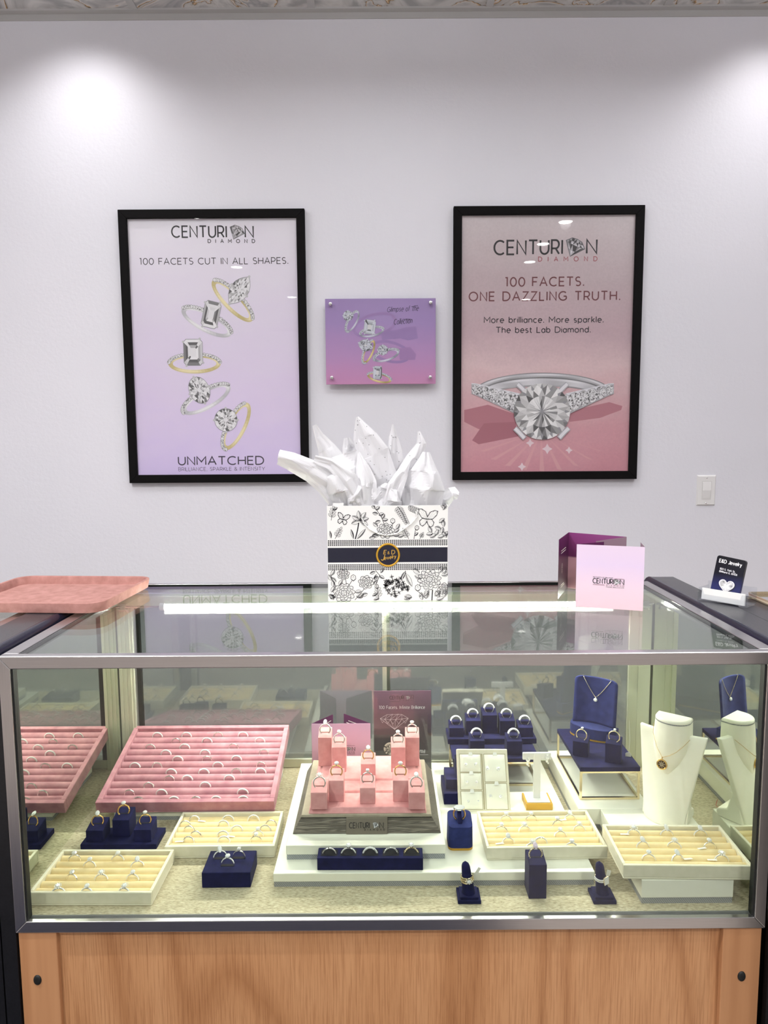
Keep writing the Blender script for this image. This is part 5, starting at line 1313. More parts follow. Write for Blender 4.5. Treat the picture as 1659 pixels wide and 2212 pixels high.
MB().add([(.044*.30+.0004, .052*.30-.0009, .106), (.044*.9+.0004, .052*.9-.0009, .112), (.044*.9+.0004, .052*.9-.0009, .1135), (.044*.30+.0004, .052*.30-.0009, .1075)], [(0, 1, 2, 3)]).build('lettering', M['paper'], bi)
SYC = 1.515
tl, tr_ = ony(806, 1491, SYC+.012), ony(932.4, 1491, SYC+.012)
cw = (tr_.x-tl.x); chh = sqrt((tl.z-LPZ)**2 + .012**2) ; lean = atan2(.012, tl.z-LPZ)
cd_ = thing('sign_card', 'dark plum sign card with line-drawn diamond in a clear sleeve behind the ring display', 'sign card', ((tl.x+tr_.x)/2, SYC, LPZ+.0003)); cd_.rotation_euler = (-lean, 0, 0)
M['card_plum'] = gradient('plum card print', [(0.0, srgb(44, 38, 42)), (0.35, srgb(58, 50, 56)), (0.6, srgb(80, 66, 76)), (0.8, srgb(122, 92, 112)), (1.0, srgb(146, 108, 134))], 0, .18, .35, .12)
MB().box(-cw/2+.0015, cw/2-.0015, 0, .001, .002, chh-.002).build('card', M['card_plum'], cd_)
m = MB(); m.box(-cw/2, cw/2, -.0022, -.0008, 0, chh); m.box(-cw/2, cw/2, .0015, .0029, 0, chh); m.build('sleeve', M['acrylic'], cd_)
MB().box(-cw/2, cw/2, .003, .055, 0, .002).build('sleeve_foot', M['acrylic'], cd_)
art = Art(-.0002, .000006); k_ = cw/126.4; Pc = lambda x, y: ((x-869)*k_, chh-(y-1491)*k_*.965)
WHT = (.86, .85, .88)
a, b = Pc(841.5, 1512), Pc(872, 1512); hh = 7*k_
text(art, 'CENTURI', a[0], a[1], b[0], hh, .15, K1); q = Pc(880.5, 1508.5); diamond_icon(art, q[0], q[1], hh*1.15, seed=6); q = Pc(887.5, 1512); text(art, 'N', q[0], q[1], None, hh, .15, K1)
a, b = Pc(863, 1516), Pc(893, 1516); text(art, 'DIAMOND', a[0], a[1], b[0], hh*.28, .22, K1, track=True)
art.stroke([Pc(868, 1502.6), Pc(893.5, 1502.6)], .0006, K1); art.stroke([Pc(841.5, 1517.3), Pc(862, 1517.3)], .0006, K1)
a, b = Pc(818.5, 1533.5), Pc(917, 1533.5); text(art, '100 Facets. Infinite Brilliance', a[0], a[1], b[0], 6.6*k_, .13, WHT)
Dm = lambda x, y: Pc(560 + x/3.77, 1420 + y/3.77)
top = [(1040, 476), (1085, 472), (1130, 470), (1160, 476)]; gd = [(983, 510), (1020, 516), (1065, 520), (1110, 519), (1160, 514), (1212, 510)]; tip = (1100, 604)
for s_ in ([(983, 510), (1040, 476), (1160, 476), (1212, 510), tip, (983, 510)], gd): art.stroke([Dm(*p) for p in s_], .00055, WHT)
for i, g_ in enumerate(gd): art.stroke([Dm(*g_), Dm(*tip)], .0004, WHT); art.stroke([Dm(*g_), Dm(*top[min(3, max(0, i-1))])], .0004, WHT); art.stroke([Dm(*g_), Dm(*top[min(3, i)])], .0004, WHT)
for i in range(5): art.stroke([Dm((gd[i][0]+gd[i+1][0])/2, gd[i][1]+38), Dm(*gd[i])], .0004, WHT); art.stroke([Dm((gd[i][0]+gd[i+1][0])/2, gd[i][1]+38), Dm(*gd[i+1])], .0004, WHT)
rnd = random.Random(8)
c_ = Dm(1062, 768)
for k in range(26):
    a0 = 2*pi*k/26; R_ = .0145
    art.poly([(c_[0]+R_*cos(a0), c_[1]+R_*sin(a0)), (c_[0]+R_*cos(a0+.24), c_[1]+R_*sin(a0+.24)), (c_[0]+R_*.5*cos(a0+.12), c_[1]+R_*.5*sin(a0+.12))], (lambda g: (g, g*.88, g*.74))(rnd.choice((.1, .3, .6, .85))))
    art.poly([(c_[0]+R_*.52*cos(a0), c_[1]+R_*.52*sin(a0)), (c_[0]+R_*.52*cos(a0+.24), c_[1]+R_*.52*sin(a0+.24)), c_], (lambda g: (g, g*.88, g*.74))(rnd.choice((.08, .3, .6, .8))))
a, b = Pc(897, 1630), Pc(918, 1630); text(art, 'SPARKLE', a[0], a[1], b[0], 3*k_, .16, WHT); a, b = Pc(904, 1634), Pc(918, 1634); text(art, 'FIRE', a[0], a[1], b[0], 3*k_, .16, WHT); art.stroke([Pc(906, 1638), Pc(924, 1638)], .0005, WHT)
art.build('print', cd_)

# ------------------------------------------------------------------ navy displays on the left
a, b = onz(173.5, 1835.7, DECK), onz(338, 1835, DECK)
W_ = (b-a).length
ns = thing('ring_stand', 'navy velvet stand with three ring blocks at the left beside the mirror', 'ring stand', ((a.x+b.x)/2, a.y, DECK+.0002), atan2(b.y-a.y, b.x-a.x))
MB().box(-W_/2, W_/2, 0, .058, 0, .0105).build('base', M['navy'], ns, bevel=.001)
cxs = (a.x+b.x)/2
for (xl, xr, yb, yt, nm, kd) in ((185.8, 222.8, 1819, 1795, 'left low block', 'gold_oval'), (243.5, 280.5, 1808, 1772, 'tall middle block', 'gold_beaded'), (289.6, 327, 1818, 1793, 'right low block', 'gold')):
    z = DECK+.0107; p = onz(xl, yb, z); q = ony(xr, yb, p.y); w = (q.x-p.x)/2; cx = (p.x+q.x)/2; zf = ony(xl, yt, p.y).z - z; d = .036; rise = .008
    bo = MB(Matrix.Translation((cx-cxs, p.y-a.y, .0105))).prism([(0, 0), (d, 0), (d, zf+rise), (0, zf)], -w, w, 'x').build('ring_block', M['navy'], ns, bevel=.0009)
    s = slot_mesh(w, d, zf, rise); s.build('slot', M['slot'], bo, (cx-cxs, p.y-a.y, .0105))
    ring(kd, (cx, p.y+d*.5, z+zf+rise*.5+.0056), 'yellow gold ring on the %s of the three-block navy stand' % nm, .25, radians(-12), 0, 'rings on the navy three-block stand', 0, 1.1)
a, b = onz(436.4, 1918.5, DECK), onz(541.8, 1917.3, DECK); W_ = (b-a).length
sq = thing('ring_stand', 'square navy velvet block holding three rings left of the ivory plinth', 'ring stand', ((a.x+b.x)/2, a.y, DECK+.0002), atan2(b.y-a.y, b.x-a.x))
MB().box(-W_/2, W_/2, 0, .066, 0, .028).build('block', M['navy'], sq, bevel=.0014)
for (px, py, nm, kd) in ((1195, 1090, 'rear left', 'marquise'), (1298, 1088, 'rear right', 'princess'), (1237, 1128, 'front middle', 'shoulder')):
    p = onz(O1[0]+px/S1, O1[1]+py/S1, DECK+.0285)
    MB().prism(rrect(-.0125, .0125, -.0035, .0035, .003), .0279, .0284).build('slot', M['slot'], sq, (p.x-sq.location.x, p.y-sq.location.y, 0))
    ring(kd, p + Vector((0, 0, .0018)), 'silver ring in the %s slot of the square navy block' % nm, {'rear left': .35}.get(nm, -.1), -.1, 0, 'rings in the square navy block', 0, 1.1)
# five-slot bar
a, b = onz(685.2, 1881, LPZ), onz(914, 1881, LPZ); W_ = (b-a).length
fb = thing('ring_stand', 'long navy velvet bar with five ring slots on the front of the ivory plinth', 'ring stand', ((a.x+b.x)/2, a.y, LPZ+.0002), atan2(b.y-a.y, b.x-a.x))
MB().prism([(0, 0), (.0285, 0), (.0285, .0245), (0, .0225)], -W_/2, W_/2, 'x').build('bar', M['navy'], fb, bevel=.001)
for k, kd in enumerate(('plain', 'shoulder', 'pave', 'beaded', 'pale_beaded')):
    x = onz(O1[0]*0+560+(568, 725, 902, 1072, 1240)[k]/3.77, 1848, LPZ+.024).x - fb.location.x
    MB().hexa([(x-.0145, .006, .0215), (x+.0145, .006, .0215), (x+.0145, .0235, .0225), (x-.0145, .0235, .0225)], [(x-.0145, .006, .0232), (x+.0145, .006, .0232), (x+.0145, .0235, .0244), (x-.0145, .0235, .0244)]).build('slot', M['slot'], fb)
    ring(kd, fb.location + Vector((x, .0135, .0195)), '%s ring in the %s slot of the long navy bar' % (('plain silver', 'silver solitaire', 'slim silver pave', 'silver beaded', 'pale gold beaded')[k], ('leftmost', 'second', 'middle', 'fourth', 'rightmost')[k]), 0, -.25, 0, 'rings in the five-slot navy bar', 0, 1.25)

# ------------------------------------------------------------------ right half of the showcase
def riser(label, x0, x1, y0, y1, z0, z1, slab=.0085, leg=.0024, tmat='navy'):
    t = thing('riser', label, 'riser', ((x0+x1)/2, y0, z0+.0002)); w = (x1-x0)/2; d = y1-y0; h = z1-z0-.0004
    MB().box(-w, w, 0, d, h-slab, h).build('top', M[tmat], t, bevel=.0010)
    for sx in (-1, 1):
        for yy in (leg, d-leg):
            MB().box(sx*(w-leg)-leg, sx*(w-leg)+leg, yy-leg, yy+leg, 0, h-slab).build('leg', M['gold_pale'], t, bevel=.0004)
    for yy in (leg, d-leg):
        MB().box(-w+2*leg, w-2*leg, yy-leg, yy+leg, 0, 2*leg).build('foot_rail', M['gold_pale'], t, bevel=.0004)
        MB().box(-w+2*leg, w-2*leg, yy-leg, yy+leg, h-slab-1.6*leg, h-slab).build('top_rail', M['gold_pale'], t, bevel=.0004)
    for sx in (-1, 1):
        xx = sx*(w-leg)
        MB().box(xx-leg, xx+leg, 2*leg, d-2*leg, 0, 2*leg).build('foot_rail', M['gold_pale'], t, bevel=.0004)
    return t
# navy riser with the five-block stand
RZ = .610
r1 = riser('navy topped gold riser carrying seven wide rings behind the earring pad', .1462, .3335, 1.4385, 1.535, LPZ, RZ)
p, q = onz(967.7, 1608, RZ), onz(1159.6, 1607.5, RZ)
ts = thing('ring_stand', 'navy velvet stand with five stepped ring blocks at the rear of the gold riser', 'ring stand', ((p.x+q.x)/2, p.y, RZ+.0002))
W_ = (q-p).length; TSX, TSY = ts.location.x, p.y
MB().box(-W_/2, W_/2, 0, .062, 0, .0125).build('base', M['navy'], ts, bevel=.001)
NB = [(970.6, 1001.9, 1592, 1572.8), (1006.8, 1038.6, 1588, 1557.4), (1042, 1074, 1584, 1545.3), (1079.7, 1112.4, 1588, 1557.4), (1119.7, 1151.5, 1591.5, 1572)]
KN = ['leftmost', 'second', 'tallest middle', 'fourth', 'rightmost']
for k, (x0, x1, yb, yt) in enumerate(NB):
    z = RZ+.0127; a = onz(x0, yb, z); a.y = max(a.y, TSY+.001); a = ony(x0, yb, a.y); b = ony(x1, yb, a.y); cx = (a.x+b.x)/2; w = (b.x-a.x)/2
    zf = ony(x0, yt, a.y).z - z; d = .031; rise = .0075
    bo = MB(Matrix.Translation((cx-TSX, a.y-TSY, .0125))).prism([(0, 0), (d, 0), (d, zf+rise), (0, zf)], -w, w, 'x').build('ring_block', M['navy'], ts, bevel=.0009)
    slot_mesh(w, d, zf, rise).build('slot', M['slot'], bo, (cx-TSX, a.y-TSY, .0125))
    ring('wide', (cx, a.y+d*.5, z+zf+rise*.5+.0060), 'wide diamond band on the %s block of the five-block navy stand' % KN[k], 0, radians(-16), 0, 'wide bands on the navy blocks', 0, 1.12)
for k, (x0, x1, yb, yt) in enumerate(((1015.5, 1047, 1626, 1600.8), (1095, 1128, 1631, 1601.7))):
    z = RZ; a = onz(x0, yb, z); b = ony(x1, yb, a.y); cx = (a.x+b.x)/2; w = (b.x-a.x)/2; zf = ony(x0, yt, a.y).z - z; d = .031; rise = .0075
    s_ = ('left', 'right')[k]
    rb = thing('ring_block', 'single navy ring block on the front of the gold riser, %s one of the pair' % s_, 'ring stand', (cx, a.y, z+.0002))
    MB().prism([(0, 0), (d, 0), (d, zf+rise), (0, zf)], -w, w, 'x').build('block', M['navy'], rb, bevel=.0009)
    slot_mesh(w, d, zf, rise).build('slot', M['slot'], rb)
    ring('wide', (cx, a.y+d*.5, z+zf+rise*.5+.0060), 'wide diamond band on the %s single navy block of the riser front' % s_, 0, radians(-16), 0, 'wide bands on the navy blocks', 0, 1.12)
# stepped navy easel and earring pad
ez = thing('easel', 'dark navy stepped easel behind the cream earring pad', 'easel', (.192, 1.363, LPZ+.0002))
MB().box(-.0720, .0640, 0, .082, 0, .0235).build('base', M['navy'], ez, bevel=.001)
MB().box(-.0660, .0600, .020, .076, .0235, .044).build('step', M['navy'], ez, bevel=.001)
MB().prism([(.024, .044), (.060, .044), (.060, .080), (.050, .084)], -.045, .045, 'x').build('back_rest', M['navy'], ez, bevel=.001)
a, b = onz(990.5, 1752, LPZ), onz(1103.7, 1752.5, LPZ)
PW = (b-a).length; PH = .121; lean = radians(30)
pad = thing('earring_pad', 'cream leatherette earring pad with five pockets leaning on the navy easel', 'earring pad', ((a.x+b.x)/2, a.y-.004, LPZ+.0003)); pad.rotation_euler = (-lean, 0, radians(-1.0))
MB().box(-PW/2, PW/2, 0, .010, 0, PH).build('pad_body', M['cream'], pad, bevel=.0022, seg=3)
padmw = Matrix.LocRotScale(pad.location, pad.rotation_euler, None); padinv = padmw.inverted()
def onpad(px, py, yy=-.001):
    o = padinv @ Vector((0, 0, CAM_Z)); d = padinv.to_3x3() @ ray(px, py); k = (yy-o.y)/d.y; return o + d*k
m = MB()
for xx in (-.0005,): m.box(xx-.0011, xx+.0011, -.0006, .002, .004, PH-.010)

M['groove_shade'] = plain('tan painted groove shade', srgb(168, 158, 128), .8)  # tan strips paint the shade in the grooves around the pockets
m.m = 0
m.build('groove', M['groove_shade'], pad)
cells = [(-PW/2+.0065, -.004, PH-.045, PH-.011), (-PW/2+.0065, -.004, PH-.079, PH-.048), (-PW/2+.0065, -.004, .005, PH-.083), (.004, PW/2-.006, PH-.064, PH-.011), (.004, PW/2-.006, .005, PH-.068)]
for (x0, x1, z0, z1) in cells:
    def cush(u, v, x0=x0, x1=x1, z0=z0, z1=z1): return (x0+(x1-x0)*u, -.0004-.0030*(16*u*(1-u)*v*(1-v))**.35, z0+(z1-z0)*v)
    m = MB().grid(cush, 10, 8); po = m.build('pocket', M['ivory'], pad)
    e = .0011; q = MB()
    q.box(x0-e, x1+e, -.0005, .0005, z0-e, z0); q.box(x0-e, x1+e, -.0005, .0005, z1, z1+e); q.box(x0-e, x0, -.0005, .0005, z0, z1); q.box(x1, x1+e, -.0005, .0005, z0, z1)
    q.build('pocket_shade_line', M['groove_shade'], po)
    xm = x0 + (x1-x0)*.52
    MB().prism([(xm-.005, z1-.003), (xm+.005, z1-.003), (xm+.003, z1+.004), (xm-.003, z1+.004)], -.0042, -.0030, 'y').build('pull_tab', M['white'], pad)
ear0 = None
def stud(loc, rot, label, group, s=1.0):
    global ear0
    if ear0 is None:
        ear0 = thing('earring', '', 'earring'); m = MB(Matrix.Rotation(pi/2, 4, 'X')); gem(m, (0, 0, 0), .0030, 10); m.build('stone', M['gem'], ear0)
        m = MB()
        for k in range(4): a_ = pi/4+k*pi/2; m.tube([(.0026*cos(a_)*.5, .0018, .0026*sin(a_)*.5), (.0029*cos(a_), -.0010, .0029*sin(a_))], .00035, 5)
        m.tube([(0, 0, 0), (0, .0045, 0)], .0004, 5); m.build('setting', M['silver'], ear0); e = ear0
    else: e = dup(ear0)
    e.location = loc; e.rotation_euler = rot; e.scale = (s, s, s); tag(e, label, 'earring', group); return e
for (x, y, nm, s) in ((298, 800, 'left stud in the top left pocket', 1.0), (372, 798, 'right stud in the top left pocket', 1.0), (460, 830, 'left stud in the top right pocket', 1.25), (540, 832, 'right stud in the top right pocket', 1.25), (308, 932, 'left stud in the middle left pocket', .95), (380, 932, 'right stud in the middle left pocket', .95),
        (483, 1036, 'left stud in the bottom right pocket', 1.1), (558, 1038, 'right stud in the bottom right pocket', 1.1), (316, 1074, 'left stud in the bottom left pocket', .8), (393, 1074, 'right stud in the bottom left pocket', .7)):
    p = onpad(O3[0]+x/S3, O3[1]+y/S3, -.0042)
    stud(padmw @ p, pad.rotation_euler, 'round diamond %s of the cream earring pad' % nm, 'studs on the earring pad', s)
# T-bar
a, b = onz(1136.5, 1750.7, LPZ), onz(1194.3, 1750.7, LPZ)
tb = thing('earring_stand', 'white T-bar earring stand on a gold base right of the earring pad', 'earring stand', ((a.x+b.x)/2, a.y, LPZ+.0002)); W_ = b.x-a.x
MB().box(-W_/2, W_/2, 0, .046, 0, .0135).build('base', M['gold_satin'], tb, bevel=.0008)
MB().box(-W_/2+.003, W_/2-.004, .004, .044, .0135, .0152).build('base_plate', M['white_plastic'], tb, bevel=.0006)
tz = ony(1160, 1626, a.y+.022).z - LPZ
MB().box(-.0085, .0060, .020, .026, .0152, tz-.002).build('post', M['white_plastic'], tb, bevel=.0006)
MB().box(-.0310, .0265, .0205, .0255, tz-.0145, tz).build('bar', M['white_plastic'], tb, bevel=.0008)
for s_, (x, y) in (('left', (1140.5, 1643)), ('right', (1182.5, 1637))):
    p = ony(x, y, a.y+.018); e = thing('earring', 'dangling diamond cluster earring on the %s end of the white T-bar' % s_, 'earring', p, 0, 'earrings on the T-bar')
    m = MB(Matrix.Rotation(pi/2, 4, 'X'))
    for (u, v, r) in ((0, .004, .0022), (0, -.001, .0026), (-.001, -.006, .0022), (.0012, -.009, .0016), (-.0022, .001, .0014), (.0022, .001, .0014)): gem(m, (u*1.25, v*1.25, 0), r*1.25, 8)
    m.build('stones', M['gem'], e); MB().tube([(0, .0012, .006), (0, .006, .0075), (0, .006, .004)], .0004, 6).build('hook', M['silver'], e)
# signet block
a, b = onz(968.5, 1838, LPZ), onz(1022.5, 1838, LPZ); W_ = b.x-a.x
sb = thing('ring_block', 'rounded blue ring block with gold foot beside the pink display', 'ring stand', ((a.x+b.x)/2, a.y, LPZ+.0002))
m = MB(); m.prism(rrect(-W_/2, W_/2, 0, .044, .010), 0, .0045); m.build('foot', M['gold_satin'], sb, bevel=.0005)
m = MB(); n = 7
ya = rrect(-W_/2, W_/2, 0, .044, .010, n); yt_ = rrect(-W_/2+.0010, W_/2-.0005, .0015, .043, .009, n); L_ = len(ya)
vs = [(p[0], p[1], .0045) for p in ya] + [(p[0], p[1], .0430 + .012*p[1]/.044) for p in yt_]
m.add(vs, [(i, (i+1) % L_, L_+(i+1) % L_, L_+i) for i in range(L_)], True); m.add(vs, [list(range(L_, 2*L_))], False); m.build('block', M['navy_blue'], sb, bevel=.0022, seg=3)
MB().hexa([(-.0045, .010, .0455), (.0035, .010, .0455), (.0035, .030, .0515), (-.0045, .030, .0515)], [(-.0045, .010, .0475), (.0035, .010, .0475), (.0035, .026, .0625), (-.0045, .026, .0625)]).build('ring_clip', M['navy'], sb, bevel=.001)
sgr = thing('ring', 'gold signet ring with flat diamond-set face on the rounded blue block', 'ring', (sb.location.x-.0008, a.y+.022, LPZ+.0585)); sgr.rotation_euler = (radians(-14), 0, 0)
m = MB(); band_mesh(m, .0105, .0016, 30, -55, 235, flat=2.0); m.build('band', M['gold'], sgr)
m = MB(Matrix.Translation((0, 0, .0112)) @ Matrix.Rotation(radians(25), 4, 'X'))
m.prism([(.0105*cos(2*pi*k/20), .0068*sin(2*pi*k/20)) for k in range(20)], -.002, .0010); m.build('face', M['silver'], sgr, bevel=.0004)
m = MB(Matrix.Translation((0, 0, .0112)) @ Matrix.Rotation(radians(25), 4, 'X'))
for i in range(-5, 6):
    for j in range(-3, 4):
        x, y = i*.0018+(j % 2)*.0009, j*.0018
        if (x/.0098)**2+(y/.0062)**2 < 1: gem(m, (x, y, .0010), .00095, 6)
m.build('accent_stones', M['gem'], sgr)
# middle right cream tray
tC = cream('cream ring tray on the wide ivory plinth behind the tall navy block', (1051.6, 1859), (1312, 1855.5), LPZ, .124)
fill_tray(tC, [(0, [(590, 1190), (775, 1188), (1060, 1182)]), (1, [(970, 1225)]), (2, [(552, 1262), (722, 1262), (1125, 1255)]), (3, [(985, 1298)]), (4, [(600, 1345), (838, 1338)]), (5, [(775, 1378), (1065, 1375)])], O3, S3, '', 'engagement rings in the middle right cream tray',
          ['shoulder', 'solitaire', 'oval', 'solitaire', 'solitaire', 'cluster', 'halo', 'shoulder', 'oval', 'pave', 'halo', 'shoulder'], lambda r, k, kd: 'silver ring, %s row of cream tray behind the tall navy block, %s' % (r, k), .0035, .5, {(0, 2): -1, (4, 0): -1})
# front right white plinth and cream tray
a, b = onz(1385, 1952.8, DECK), onz(1584, 1952.8, DECK); W_ = (b-a).length
wb = thing('plinth', 'white plinth with silver woven band under the front right cream tray', 'plinth', ((a.x+b.x)/2, a.y, DECK+.0002), 0)
plinth(wb, W_, .115, .0425, .0105)
tD = cream('cream ring tray raised on the white plinth in the front right corner', (1346, 1899), (1627, 1902), DECK+.043, .1245, 6, .0245)
fill_tray(tD, [(0, [(640, 1305), (885, 1310), (1135, 1312)]), (2, [(700, 1385), (935, 1388), (1190, 1385)]), (4, [(745, 1480), (955, 1480), (1280, 1480)])], O4, S4, '', 'engagement rings in the front right cream tray',
          ['cluster', 'marquise', 'oval', 'oval', 'halo', 'solitaire', 'shoulder', 'oval', 'halo'], lambda r, k, kd: 'silver ring in the %s row of the front right cream tray, %s' % (r, k), .0035, .6, {(0, 0): -1, (2, 1): 1, (2, 2): -1, (1, 2): -1})
# finger stands
def finger(bl, br_, tip, label, rz, ringfn):
    a, b = onz(*bl, DECK), onz(*br_, DECK); W_ = (b-a).length
    t = thing('ring_finger', label, 'ring stand', ((a.x+b.x)/2, a.y, DECK+.0002), atan2(b.y-a.y, b.x-a.x)+rz)
    MB().box(-W_/2, W_/2, 0, .036, 0, .0065).build('base', M['navy'], t, bevel=.0009)
    MB().box(-W_/2+.004, W_/2-.004, .003, .033, .0065, .0105).build('base_step', M['navy'], t, bevel=.0009)
    m = MB(); ln = -.0055; prof = []
    for k in range(15):
        f = k/14; z = .0105 + .053*f; r = .0112*(1-f)+.0064*f
        if k > 10: r = .0064*sqrt(max(0.02, 1-((z-.0560)/.0076)**2)) if z > .0560 else r
        prof.append((z, r, ln*f))
    N = 16; vs = []
    for z, r, o in prof: vs += [(o + r*cos(2*pi*k/N), .0165 + .004*(z-.01)/.053 + r*.92*sin(2*pi*k/N), z) for k in range(N)]
    fs = [(j*N+k, j*N+(k+1) % N, (j+1)*N+(k+1) % N, (j+1)*N+k) for j in range(14) for k in range(N)] + [list(range(14*N, 15*N))]
    m.add(vs, fs, True); m.build('finger', M['navy'], t)
    return t
f1 = finger((989.5, 1954), (1039.5, 1954), 0, 'navy ring finger with an ornate gold ring in front of the ivory plinth', 0, None)
f2 = finger((1282.5, 1954.5), (1332.3, 1954.5), 0, 'navy ring finger with a square-face ring near the front right plinth', 0, None)
def finger_ring(t, label, square):
    o = thing('ring', label, 'ring', t.location + Vector((-.0024, .0185, .0365)), 0); o.rotation_euler = (radians(6), radians(-6), 0)
    R_ = .0098; m = MB(Matrix.Rotation(pi/2, 4, 'X')); band_mesh(m, R_, .0010, 30); m.build('band', M['gold_pale'], o)
    m = MB()
    if square:
        for zz in (-.0016, .0016):
            for k in range(16): a_ = radians(180+180*k/15); m.ball(((R_+.0003)*cos(a_), (R_+.0003)*sin(a_), zz), .0013, 6, 4)
        m.build('pave_rows', M['gem'], o)
        m = MB(Matrix.Translation((.0062, -R_-.0012+.002, 0)) @ Matrix.Rotation(radians(28), 4, 'Z')); m.prism(rrect(-.0054, .0054, -.0072, .0072, .001), -.0012, .001, 'y'); m.build('face', M['gold_pale'], o, bevel=.0004)
        m = MB(Matrix.Translation((.0062, -R_-.0016+.002, 0)) @ Matrix.Rotation(radians(28), 4, 'Z') @ Matrix.Rotation(pi/2, 4, 'X'))
        for i in range(-2, 3):
            for j in range(-3, 4): gem(m, (i*.0020, j*.0020, .0006), .00115, 6)
        m.build('accent_stones', M['gem'], o)
    else:
        for zz, kk in ((-.0048, 20), (.0048, 16)):
            for k in range(kk): a_ = radians(175+190*k/(kk-1)); m.ball(((R_+.0006)*cos(a_), (R_+.0006)*sin(a_), zz), .0012, 6, 4)
        for k in range(16):
            a0 = radians(180+180*k/15); m.tube([((R_+.0004)*cos(a0), (R_+.0004)*sin(a0), -.0045), ((R_+.001)*cos(a0+.12), (R_+.001)*sin(a0+.12), 0), ((R_+.0004)*cos(a0-.05), (R_+.0004)*sin(a0-.05), .0045)], .0006, 5)
        m.build('filigree', M['gold_pale'], o)
        m = MB(Matrix.Translation((.0022, -R_-.0018, 0)) @ Matrix.Rotation(pi/2, 4, 'X')); gem(m, (0, 0, 0), .0036, 10)
        for k in range(8): gem(m, (.0052*cos(k*pi/4), .0052*sin(k*pi/4), -.001), .0012, 6)
        m.build('center_stone', M['gem'], o)
    m = MB(); x_ = .0125
    m.add([(x_, .004, .001), (x_+.009, .006, .012), (x_+.013, .006, .009), (x_+.005, .004, -.002)] if not square else [(x_, .004, .010), (x_+.007, .005, .006), (x_+.004, .005, -.004), (x_-.002, .004, .0)], [(0, 1, 2, 3)]); m.build('price_tag', M['paper'], o, solid=.0003)
finger_ring(f1, 'ornate pale gold ring with round centre stone on the left navy ring finger', False)
finger_ring(f2, 'pale gold ring with square pave face on the right navy ring finger', True)
# tall block
a, b = onz(1142, 1942, DECK), onz(1180.5, 1942, DECK); W_ = (b-a).length; zt = ony(1142, 1869, a.y).z-DECK
tl_ = thing('ring_block', 'tall navy ring block standing at the front centre right of the deck', 'ring stand', ((a.x+b.x)/2, a.y, DECK+.0002))
MB().prism([(0, 0), (.036, 0), (.036, zt+.006), (0, zt)], -W_/2, W_/2, 'x').build('block', M['navy'], tl_, bevel=.001)
slot_mesh(W_/2, .036, zt, .006).build('slot', M['slot'], tl_)
ring('lilac', tl_.location + Vector((-.0005, .018, zt+.0075)), 'gold ring with lilac stone on top of the tall navy block', .1, -.15, 0, None, 0, 1.12)
lr = [o for o in bpy.data.objects if o.get('label', '').startswith('gold ring with lilac')][0]
for ch in lr.children:
    if ch.name.startswith('band'): ch.active_material = M['gold_pale']; 
m = MB()
for k in range(19):
    aa = radians(-40+260*k/18); m.ball(((RR+.0004)*cos(aa), 0, (RR+.0004)*sin(aa)), .0014, 7, 5)
m.build('beading', M['gold_pale'], lr)

# raised ivory platform at the right, riser, necklace board, bust
PZ = .565
pf = thing('plinth', 'high ivory plinth with silver band along the right rear carrying the gold-legged riser', 'plinth', (.455, 1.311, DECK+.0002))
W_ = .150
MB().box(-.0720, .0720, 0, .262, .0095, PZ-DECK-.0002).build('plinth_top', M['ivory'], pf, bevel=.0012)
MB().box(-.0712, .0712, .001, .261, 0, .0095).build('fabric_band', M['band'], pf)
pg = thing('plinth', 'high ivory plinth at the right under the cream necklace bust', 'plinth', (.505, 1.2225, DECK+.0002))
MB().box(-.0790, .0900, 0, .0875, .0095, PZ-DECK-.0002).build('plinth_top', M['ivory'], pg, bevel=.0012)
MB().box(-.0782, .0892, .001, .0867, 0, .0095).build('fabric_band', M['band'], pg)
RZ2 = .6345
r2 = riser('navy topped gold-legged riser with necklace board at the right rear', .3945, .5165, 1.3455, 1.535, PZ, RZ2, .0090, .0024)
# necklace board
a, b = onz(1234, 1590, RZ2), onz(1313, 1613, RZ2)
yaw = radians(-32)
nbx, nby = .462, 1.487
nk = thing('necklace_board', 'blue upright necklace board on a half-round foot at the rear right', 'necklace stand', (nbx, nby, RZ2+.0002), yaw)
def half(w, d, n=14): return [(-w, .012), (w, .012)] + [(w*cos(pi*k/n)*1.0, -d*sin(pi*k/n)) for k in range(0, n+1)]
hp_ = [(.0520*cos(pi+pi*k/16), .004-.026*sin(pi*k/16)) for k in range(17)] + [(.052, .016), (-.052, .016)]
MB().prism(hp_, 0, .0030).build('foot_band', M['gold_satin'], nk)
MB().prism(hp_, .0030, .0270).build('foot', M['navy_blue'], nk, bevel=.0015)
m = MB(); BWd, BHt = .0470, .103
out = rrect(-BWd, BWd, .024, .024+BHt, .010, 5)
NU, NV = 14, 12
def board(u, v):
    x = (u*2-1)*BWd; z = .0265+BHt*v; return Vector((x, .004 + .010*(1-(x/BWd)**2) + .010*v, z))
vs = []; fs = []
def inside_x(z):
    zt = .0265+BHt; r = .010
    if z > zt-r: return BWd - r + sqrt(max(0, r*r-(z-(zt-r))**2))
    return BWd
NV2 = 18
for j in range(NV2+1):
    v = j/NV2; v = v if j < NV2-4 else 1-(NV2-j)*.0243*(1 if j < NV2 else 0)
    z = .0265+BHt*v; w = inside_x(z)
    for i in range(NU+1):
        x = (i/NU*2-1)*w; y = .004 + .012*(1-(x/BWd)**2) + .012*v; vs.append((x, y, z))
fs = [(j*(NU+1)+i, j*(NU+1)+i+1, (j+1)*(NU+1)+i+1, (j+1)*(NU+1)+i) for j in range(NV2) for i in range(NU)]
mo = MB().add(vs, fs, True).build('board', M['navy_blue'], nk, solid=.0045)
nkm = Matrix.LocRotScale(nk.location, nk.rotation_euler, None)
bs = lambda x, v: nkm @ Vector((x, .004 + .012*(1-(x/BWd)**2) + .012*v - .0034, .0265+BHt*v))
